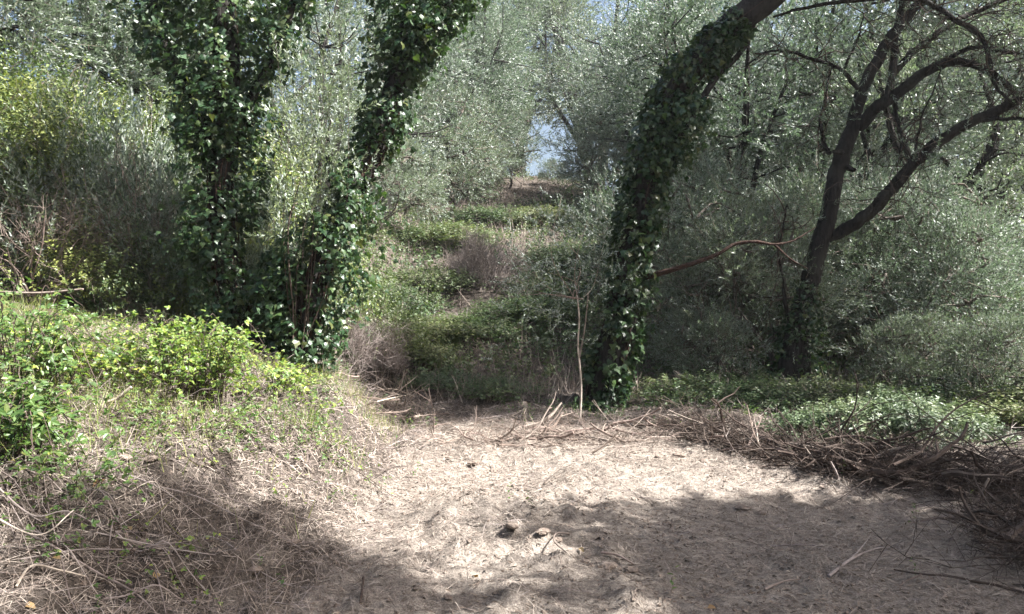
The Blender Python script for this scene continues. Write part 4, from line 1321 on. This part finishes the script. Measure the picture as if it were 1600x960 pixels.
# broken twigs lying on the bank and, thinly, on the clearing
n = 5200
x = r_.uniform(-4.6, 5.4, n); y = 3.3 + 8.6 * r_.random(n) ** 1.2
z = hgt(x, y)
v, px, py = in_view(x, y, z)
k = v & (r_.random(n) < 0.06 + 0.42 * smooth(-0.75, -1.3, x) + 0.4 * smooth(9.2, 10.4, y + 0.7 * np.maximum(x - 2, 0)))
x, y, z = x[k], y[k], z[k]
a = r_.normal(size=len(x)) * 0.9 - 0.35
a = np.where(r_.random(len(x)) < 0.3, a + 3.14, a)
ax = np.stack([np.cos(a), np.sin(a), r_.normal(size=len(x)) * 0.16 - 0.1 * smooth(-1.0, -1.5, x) * np.cos(a) * (-2.0)], 1)
bd = MB()
place(bd, DT, r_, np.stack([x, y, z + 0.015 + 0.05 * r_.random(len(x))], 1), ax, r_.uniform(0.3, 0.95, len(x)) * np.clip(y / 7.5, 0.42, 1.0))
tag(bd.build('twig_litter', M['cane']), 'broken dry twigs and bramble stems strewn over the bank', 'litter', kind='stuff')
# dry stubble on the bank
n = 15000
x = r_.uniform(-4.8, -0.9, n); y = 3.3 + 6.6 * r_.random(n)
z = hgt(x, y)
v, px, py = in_view(x, y, z)
k = v & (r_.random(n) < smooth(0.36, 0.58, fbm(x * 1.9, y * 1.9, 7.7, 107, 3)) * smooth(-0.9, -1.4, x))
x, y, z = x[k], y[k], z[k]
bd = MB()
bd.scatter((blade[0] * np.array([0.55, 1, 0.55]), None, blade[2]), np.stack([x, y, z - 0.01], 1), frames(np.array([0.35, -0.1, 0.8]) + r_.normal(size=(len(x), 3)) * 0.55, r_), r_.uniform(0.5, 1.4, len(x)))
tag(bd.build('dry_stubble', M['straw']), 'matted dry grass stubble on the left bank', 'grass', kind='stuff')
# crumbs of soil
def crumb():
    v = np.array([[1, 0.1, -0.2], [0.1, 0.9, -0.2], [-1.1, -0.1, -0.2], [0, -0.8, -0.2], [0.15, 0.1, 0.7]])
    return (v, None, np.array([[0, 1, 4], [1, 2, 4], [2, 3, 4], [3, 0, 4]]))
n = 60000
x = rng.uniform(-3.8, 5.2, n); y = 3.3 + 8.6 * rng.random(n) ** 1.2
z = hgt(x, y)
v, px, py = in_view(x, y, z)
k = v & (rng.random(n) < 0.14 + 0.86 * smooth(0.48, 0.64, fbm(x * 1.7, y * 1.7, 0.2, 95, 3)))
x, y, z = x[k], y[k], z[k]
bd = MB()
bd.scatter(crumb(), np.stack([x, y, z + 0.002], 1), frames(np.array([0, 0, 1.0]) + rng.normal(size=(len(x), 3)) * 0.4, rng), 0.004 + 0.020 * rng.random(len(x)) ** 4)
CRUMBS = bd

# ------------------------------------------------------------------ clods
def clod_mesh(seed):
    r = np.random.default_rng(seed)
    bm = bmesh.new()
    bmesh.ops.create_icosphere(bm, subdivisions=3, radius=1.0)
    for v in bm.verts:
        p = np.array(v.co)
        f = 0.55 + 0.9 * float(fbm(p[0] * 1.6 + seed, p[1] * 1.6, p[2] * 1.6, seed, 4))
        v.co = Vector((p[0] * f * 1.2, p[1] * f, p[2] * f * 0.62))
    me = bpy.data.meshes.new('soil_clod')
    bm.to_mesh(me)
    bm.free()
    me.materials.append(M['clod'])
    return me
def clod_mat():
    m, nt, out = new_mat('damp_soil')
    g = nt.nodes.new('ShaderNodeNewGeometry')
    n2 = noise_n(nt, 22, 6, 0.7, g.outputs['Position'])
    p = nt.nodes.new('ShaderNodeBsdfPrincipled')
    nt.links.new(ramp(nt, n2, [(0.10, 0.076, 0.06), (0.20, 0.155, 0.124), (0.31, 0.255, 0.21)], 0.3, 0.7), p.inputs['Base Color'])
    p.inputs['Roughness'].default_value = 0.95
    bp = nt.nodes.new('ShaderNodeBump')
    bp.inputs['Strength'].default_value = 1.0
    bp.inputs['Distance'].default_value = 0.03
    nt.links.new(n2, bp.inputs['Height'])
    nt.links.new(bp.outputs[0], p.inputs['Normal'])
    nt.links.new(p.outputs[0], out.inputs['Surface'])
    return m
M['clod'] = clod_mat()
tag(CRUMBS.build('soil_crumbs', M['clod']), 'loose dark crumbs of soil scattered over the clearing', 'soil', kind='stuff')
CL = [clod_mesh(s) for s in (1, 2, 3)]
for i, (px, py, s, lab) in enumerate([
    (742, 727, 0.11, 'dark soil clod at the back of the sunlit earth, left of its twin'),
    (772, 738, 0.09, 'dark soil clod right beside the larger one at the back of the earth'),
    (702, 718, 0.07, 'small dark clod where the bank meets the back of the clearing'),
    (800, 828, 0.09, 'rounded brown mound of soil in the middle of the clearing'),
    (848, 838, 0.08, 'dark clod just right of the rounded brown mound'),
    (872, 846, 0.06, 'small dark clod at the left tip of the shadow'),
    (950, 888, 0.10, 'clod at the lower edge of the shadow in mid foreground'),
    (985, 893, 0.08, 'flattish clod right of the one at the shadow lower edge'),
    (915, 880, 0.07, 'clod left of the two at the shadow lower edge'),
    (1160, 796, 0.10, 'dark clod at the upper edge of the shadow on the right'),
    (1190, 803, 0.07, 'small clod to the right of the dark one on the upper shadow edge'),
    (1060, 715, 0.12, 'brown clod at the front of the left end of the brush row'),
    (1100, 722, 0.10, 'brown clod below the log in the brush row'),
    (1030, 716, 0.08, 'clod left of the brown ones before the brush row'),
    (1285, 765, 0.06, 'small reddish clod before the middle of the brush row'),
    (460, 850, 0.07, 'dark clod on the lower slope of the left bank'),
    (700, 935, 0.05, 'small clod at the bottom centre of the picture'),
    (395, 905, 0.09, 'clod in the shadow at the lower left'),
    (195, 720, 0.10, 'dark clod with a hollow on the left bank top'),
    (235, 722, 0.08, 'dark clod right of the hollow on the left bank top'),
]):
    g = ground_at(px, py)
    o = link('soil_clod', CL[i % 3], None, g + np.array([0, 0, s * 0.12]))
    o.rotation_euler = (0, 0, i * 1.7)
    s *= 0.46
    o.scale = (s * 1.15, s, s * 0.8)
    tag(o, lab, 'clod', 'soil clods')

# ------------------------------------------------------------------ brush row
def brush_pile(label, line, n, width, height, seed, lmin, lmax, fine=350, mat='deadwood'):
    r = np.random.default_rng(seed)
    L = np.array([ground_at(*p) for p in line])
    C = catmull(L, 60)
    o = L[0].copy()
    root = thing('brush_pile', o, label, 'brush')
    along = unit(L[-1] - L[0])
    for i in range(n):
        c = C[r.integers(0, 60)] + np.array([r.normal() * width * 0.4, r.normal() * width * 0.4, 0])
        c[2] = float(hgt(c[0], c[1])) + height * r.random() ** 1.5
        a = unit(along * r.choice([-1, 1]) * 1.1 + rand_dirs(r, 1)[0] * 0.9)
        a[2] = a[2] * 0.16
        l = r.uniform(lmin, lmax)
        P = wander(r, c - unit(a) * l / 2, a, l, 8, 0.20)
        P[:, 2] = np.maximum(P[:, 2], hgt(P[:, 0], P[:, 1]) + 0.01)
        b2 = MB()
        rad = r.uniform(0.005, 0.014) if r.random() < 0.85 else r.uniform(0.014, 0.03)
        tube(b2, catmull(P, 12), [rad, rad * 0.8, rad * 0.4], 5, bump=0.1, seed=i)
        for _ in range(2):
            k = r.integers(2, 7)
            tube(b2, wander(r, P[k], unit(a + r.normal(size=3) * np.array([0.6, 0.6, 0.25])), l * 0.35, 4, 0.25), [rad * 0.5, rad * 0.2], 4, cap=False)
        b2.build('branch', M[mat if r.random() < 0.88 else 'twig'], root, o)
    b2 = MB()
    c = C[r.integers(0, 60, fine)] + r.normal(size=(fine, 3)) * width * 0.5
    c[:, 2] = hgt(c[:, 0], c[:, 1]) + height * r.random(fine) ** 1.4
    place(b2, DT, r, c, unit(along) * r.choice([-1, 1], (fine, 1)) * 0.7 + r.normal(size=(fine, 3)) * np.array([0.7, 0.7, 0.22]), r.uniform(0.4, 1.1, fine))
    b2.build('twigs', M[mat], root, o)['kind'] = 'stuff'
    return root

brush_pile('long row of dark cut branches along the back right of the clearing', [(1045, 672), (1120, 690), (1200, 712), (1290, 735), (1350, 745)], 100, 0.40, 0.19, 1001, 0.4, 1.4, 800)
brush_pile('tangled heap of dark branches at the right end of the brush row', [(1360, 742), (1440, 755), (1520, 765), (1620, 775)], 90, 0.48, 0.24, 1002, 0.4, 1.3, 800)
brush_pile('dark brown brush heap in the shaded bottom right corner', [(1560, 800), (1600, 850), (1610, 905)], 50, 0.4, 0.2, 1003, 0.4, 1.0, 300, 'deadwood')
brush_pile('loose scatter of dry twigs at the back edge of the clearing', [(690, 690), (800, 690), (900, 690), (1010, 690)], 45, 0.5, 0.12, 1004, 0.3, 1.0, 260, 'twig')
brush_pile('dry twig tangle at the mouth of the dark path by the bank end', [(560, 625), (600, 640), (650, 665)], 30, 0.35, 0.15, 1005, 0.4, 1.1, 120, 'twig')

# ------------------------------------------------------------------ single branches and canes lying about
def stick(name, label, pts, rad, mat, cat, group=None, side=(), sides=6, bump=0.12):
    P = [ground_at(pts[0][0], pts[0][1], min(pts[0][2], 0.1) if len(pts[0]) > 2 else 0.015)]
    for p in pts[1:]:
        P.append(at(p[0], p[1], P[-1][1]) if len(p) > 2 and p[2] >= 0.1 else ground_at(p[0], p[1], p[2] if len(p) > 2 else 0.015))
    P = np.array(P)
    o = P[0].copy()
    b2 = MB()
    tube(b2, catmull(P, 6 * len(P)), rad, sides, bump=bump, seed=int(pts[0][0]))
    for sd in side:
        Q = np.array([ground_at(p[0], p[1], p[2] if len(p) > 2 else 0.02) for p in sd])
        tube(b2, catmull(Q, 5 * len(Q)), [np.max(rad) * 0.6, np.max(rad) * 0.25], 5)
    ob = b2.build(name, M[mat], None, o)
    ob.location = o
    return tag(ob, label, cat, group)

G_C = 'dry canes on the left foreground bank'
stick('dry_cane', 'long reddish cane slanting down across the bottom left corner', [(22, 846, .05), (80, 872, .06), (150, 912, .05), (215, 945, .04), (260, 985, .02)], [0.0054, 0.0054, 0.0039], 'cane', 'cane', G_C)
stick('dry_cane', 'pale cane arching in from the left edge above the reddish one', [(-20, 780, .10), (50, 805, .12), (110, 830, .08), (190, 862, .05), (290, 880, .03)], [0.0046, 0.0031], 'cane', 'cane', G_C)
stick('dry_cane', 'upper cane of the pair arching from the left edge', [(-20, 690, .22), (40, 712, .20), (95, 745, .15), (140, 800, .06), (160, 830, .02)], [0.0039, 0.0024], 'straw', 'cane', G_C)
stick('dry_cane', 'cane nearly level from the left edge towards the twig bundle', [(-20, 842, .10), (60, 836, .10), (115, 824, .09)], [0.0046, 0.0031], 'straw', 'cane', G_C)
stick('dry_cane', 'reddish cane running right along the shaded bank', [(150, 845, .03), (240, 868, .04), (320, 885, .03), (410, 898, .02)], [0.0039, 0.0024], 'cane', 'cane', G_C)
stick('dry_cane', 'thin dark cane crossing under the reddish one', [(70, 700, .06), (110, 760, .06), (150, 810, .05), (215, 850, .04)], [0.0031, 0.0024], 'deadwood', 'cane', G_C)
stick('dry_cane', 'cane lying on the bank pointing at the yellow-green bush', [(255, 800, .02), (240, 770, .05), (180, 805, .04)], [0.0039, 0.0024], 'straw', 'cane', G_C)
stick('dry_cane', 'cane across the bottom left with its tip at the corner shadow', [(240, 920, .03), (300, 945, .03), (360, 985, .02)], [0.0039, 0.0031], 'cane', 'cane', G_C)
stick('dry_cane', 'pale reed stalk bent over at the bottom left', [(25, 930, .03), (50, 908, .06), (95, 916, .05), (135, 925, .03)], [0.0063, 0.0039], 'pale_wood', 'cane', G_C)

# a scatter of further thin canes that nothing tells apart
rc = np.random.default_rng(1201)
for i in range(26):
    px0, py0 = rc.uniform(-10, 430), rc.uniform(720, 955)
    g0 = ground_at(px0, py0)
    a0 = rc.normal() * 0.5 - 0.45
    l0 = rc.uniform(0.35, 1.0)
    Q = np.array([g0 + np.array([math.cos(a0), math.sin(a0), 0]) * t * l0 + np.array([0, 0.05 * math.sin(3 * t + i), 0]) for t in np.linspace(-0.5, 0.5, 5)])
    Q[:, 2] = hgt(Q[:, 0], Q[:, 1]) + np.array([0.01, 0.04, 0.06, 0.05, 0.02]) * rc.uniform(0.6, 1.6)
    b2 = MB()
    tube(b2, catmull(Q, 14), [rc.uniform(0.003, 0.0055), 0.002], 5)
    o = b2.build('dry_cane', M['cane'], None, g0)
    o.location = g0
    tag(o, 'thin reddish cane lying loose with others on the lower left bank', 'cane', 'thin canes scattered over the lower left bank')
stick('dead_branch', 'white weathered stick leaning in the grass of the left bank', [(165, 640, .02), (185, 622, .10), (205, 605, .14)], [0.016, 0.012], 'pale_wood', 'stick')
stick('dead_branch', 'dark twig rising from the grass at left', [(85, 635, .02), (105, 605, .12), (122, 570, .26)], [0.010, 0.005], 'deadwood', 'stick')
stick('dead_branch', 'grey branch lying before the shaded hollow at far left', [(-10, 468, .08), (60, 458, .10), (130, 452, .10)], [0.018, 0.012], 'twig', 'stick')
stick('dead_branch', 'grey branch slanting up under the tangled shrub', [(80, 445, .05), (110, 430, .2), (130, 415, .3)], [0.018, 0.008], 'twig', 'stick')
stick('dead_branch', 'curved black stick upright on the earth at the bottom', [(563, 945, .01), (568, 925, .07), (566, 905, .15)], [0.007, 0.005], 'deadwood', 'stick')
stick('dead_branch', 'forked pale stick in the shadow of the clearing', [(1295, 905, .015), (1330, 882, .03), (1365, 868, .03), (1390, 860, .02)], [0.010, 0.007, 0.004], 'cane', 'stick', None, [[(1330, 882, .03), (1345, 868, .04), (1360, 845, .03)]])
stick('dead_branch', 'thin pale stick lying level in the shadowed earth', [(1205, 858), (1245, 857), (1285, 858)], [0.005, 0.004], 'cane', 'stick')
stick('dead_branch', 'long pale pole lying across the right brush heap', [(1405, 768, .10), (1480, 758, .18), (1560, 755, .20), (1640, 752, .2)], [0.018, 0.015, 0.012], 'twig', 'stick')
stick('dead_branch', 'short stick propped against the right brush heap', [(1522, 790, .02), (1533, 770, .12), (1545, 748, .25)], [0.013, 0.010], 'twig', 'stick')
stick('dead_branch', 'pale bent stick standing at the right edge before the brush', [(1593, 815, .02), (1588, 790, .12), (1583, 765, .25)], [0.012, 0.010], 'twig', 'stick')
stick('dead_branch', 'pale stick slanting before the middle of the brush row', [(1310, 752, .02), (1305, 735, .10), (1298, 722, .18)], [0.012, 0.009], 'cane', 'stick')
stick('dead_branch', 'thin stick leaning left in the brush row before the herbs', [(1290, 742, .03), (1275, 722, .18), (1255, 695, .35)], [0.010, 0.006], 'twig', 'stick')
stick('log', 'dark rotten log lying at the left end of the brush row', [(1035, 668, .10), (1075, 672, .16), (1110, 682, .12), (1150, 698, .10), (1200, 708, .08)], [0.055, 0.06, 0.055, 0.045, 0.03], 'deadwood', 'log', None, [], 9, 0.3)
stick('log', 'long dark limb along the top of the brush row', [(1180, 700, .18), (1250, 706, .26), (1310, 712, .30), (1345, 712, .34)], [0.035, 0.045, 0.04], 'deadwood', 'log', None, [], 8, 0.3)
g = ground_at(1335, 735)
b2 = MB()
tube(b2, np.array([g, at(1333, 706, g[1]), at(1342, 692, g[1])]), [0.05, 0.045, 0.05], 8, bump=0.25)
o = b2.build('stump_stub', M['deadwood'], None, g); o.location = g
tag(o, 'short dark broken stub sticking up from the brush row', 'stub')
stick('dead_branch', 'pale branch slanting over the twigs left of the brush row', [(925, 712, .02), (945, 695, .12), (970, 672, .25)], [0.014, 0.008], 'twig', 'stick')
stick('dead_branch', 'white forked twig standing on the back edge of the clearing', [(760, 690, .02), (765, 672, .12), (770, 658, .2)], [0.008, 0.004], 'pale_wood', 'stick')
stick('dead_branch', 'bare pale twig fanning out at the path mouth', [(570, 640, .04), (600, 625, .10), (640, 625, .08)], [0.010, 0.004], 'pale_wood', 'stick', None, [[(600, 625, .10), (615, 632, .06), (635, 645, .03)]])
stick('dead_branch', 'curled pale vine lying at the left tip of the shadow', [(890, 838, .01), (870, 845, .04), (866, 862, .05), (885, 872, .02)], [0.006, 0.004], 'straw', 'stick')
stick('dead_branch', 'twig lying under the lower edge of the shadow', [(940, 870, .02), (965, 878, .04), (990, 890, .02)], [0.008, 0.004], 'twig', 'stick')
stick('dead_branch', 'pale stick at the bottom right in the shadow', [(1195, 925, .01), (1225, 918, .03), (1250, 912, .02)], [0.008, 0.004], 'straw', 'stick')

# pale rock in the shaded hollow
rk = link('rock', CL[1].copy(), None, ground_at(262, 470) + np.array([0, 0, 0.06]))
rk.data.materials[0] = bark_mat('pale_limestone', (0.30, 0.27, 0.24), (0.48, 0.45, 0.41), 8, 0.4, 1.0)
rk.scale = (0.16, 0.11, 0.13)
tag(rk, 'pale rock catching the sun in the shaded hollow at left', 'rock')

# liana beside the upright ivied trunk
b2 = MB()
P = catmull(np.array([at(458, 480, 9.0), at(452, 420, 8.9), at(450, 360, 8.9), at(458, 320, 9.0), at(470, 280, 9.2)]), 20)
P[0][2] = P[0][2]
base = on_ground(P[0][0], P[0][1])
tube(b2, np.vstack([base[None] - np.array([[0, 0, .03]]), P]), [0.012, 0.009, 0.006], 6)
o = b2.build('liana', M['deadwood'], None, base); o.location = base
tag(o, 'thin brown liana hanging in front of the leaning left ivied trunk', 'vine')

# ------------------------------------------------------------------ curled dead leaves on the near bank
lf = leaf_ovate(0.75, 0.22)
lb = MB(); lb.add(lf[0], lf[1])
DL = lb.mesh('dead_leaf', [M['deadleaf']])
for i, (px, py, s, lab) in enumerate([
    (18, 772, 0.07, 'curled brown dead leaf among canes at the left edge'),
    (205, 838, 0.075, 'brown crumpled dead leaf in the middle of the left bank'),
    (196, 832, 0.06, 'second crumpled leaf touching the brown one on the left bank'),
    (247, 903, 0.06, 'round brown dead leaf below the green bramble shoot'),
    (80, 890, 0.06, 'tan dead leaf beside the bent pale reed'),
    (38, 955, 0.07, 'tan dead leaf at the very bottom left'),
    (115, 958, 0.06, 'brown dead leaf at the bottom left between stalks'),
    (25, 730, 0.06, 'yellow-brown dead leaf under the large-leaved bramble'),
    (165, 755, 0.09, 'pale dry leaf flat on the bank beside the canes'),
    (905, 862, 0.05, 'orange dead leaf in the tip of the shadow'),
    (1105, 957, 0.05, 'reddish dead leaf at the bottom of the clearing'),
    (740, 905, 0.05, 'brown dead leaf on the sunlit earth at bottom centre'),
]):
    g = ground_at(px, py, 0.02)
    o = link('dead_leaf', DL, None, g)
    o.rotation_euler = (0.35 * math.sin(i * 2.1) - 0.3, 0.5 * math.cos(i * 1.3), i * 1.1)
    o.scale = (s, s, s)
    tag(o, lab, 'leaf', 'dead leaves on the ground')

# ------------------------------------------------------------------ haze over the grove
hm, hnt, hout = new_mat('haze_air')
pv = hnt.nodes.new('ShaderNodeVolumePrincipled')
pv.inputs['Color'].default_value = (0.92, 0.95, 1.0, 1)
pv.inputs['Density'].default_value = 0.0005
pv.inputs['Anisotropy'].default_value = 0.35
pv.inputs['Density Attribute'].default_value = ''
hnt.links.new(pv.outputs[0], hout.inputs['Volume'])
hm.cycles.homogeneous_volume = True
hb = MB()
hv = np.array([[x_, y_, z_] for x_ in (-115.0, 115.0) for y_ in (-85.0, 145.0) for z_ in (-2.5, 30.0)])
hb.add(hv, [[0, 1, 3, 2], [4, 6, 7, 5], [0, 4, 5, 1], [2, 3, 7, 6], [0, 2, 6, 4], [1, 5, 7, 3]])
tag(hb.build('haze', hm), 'thin pale haze in the air of the grove', 'haze', kind='stuff')
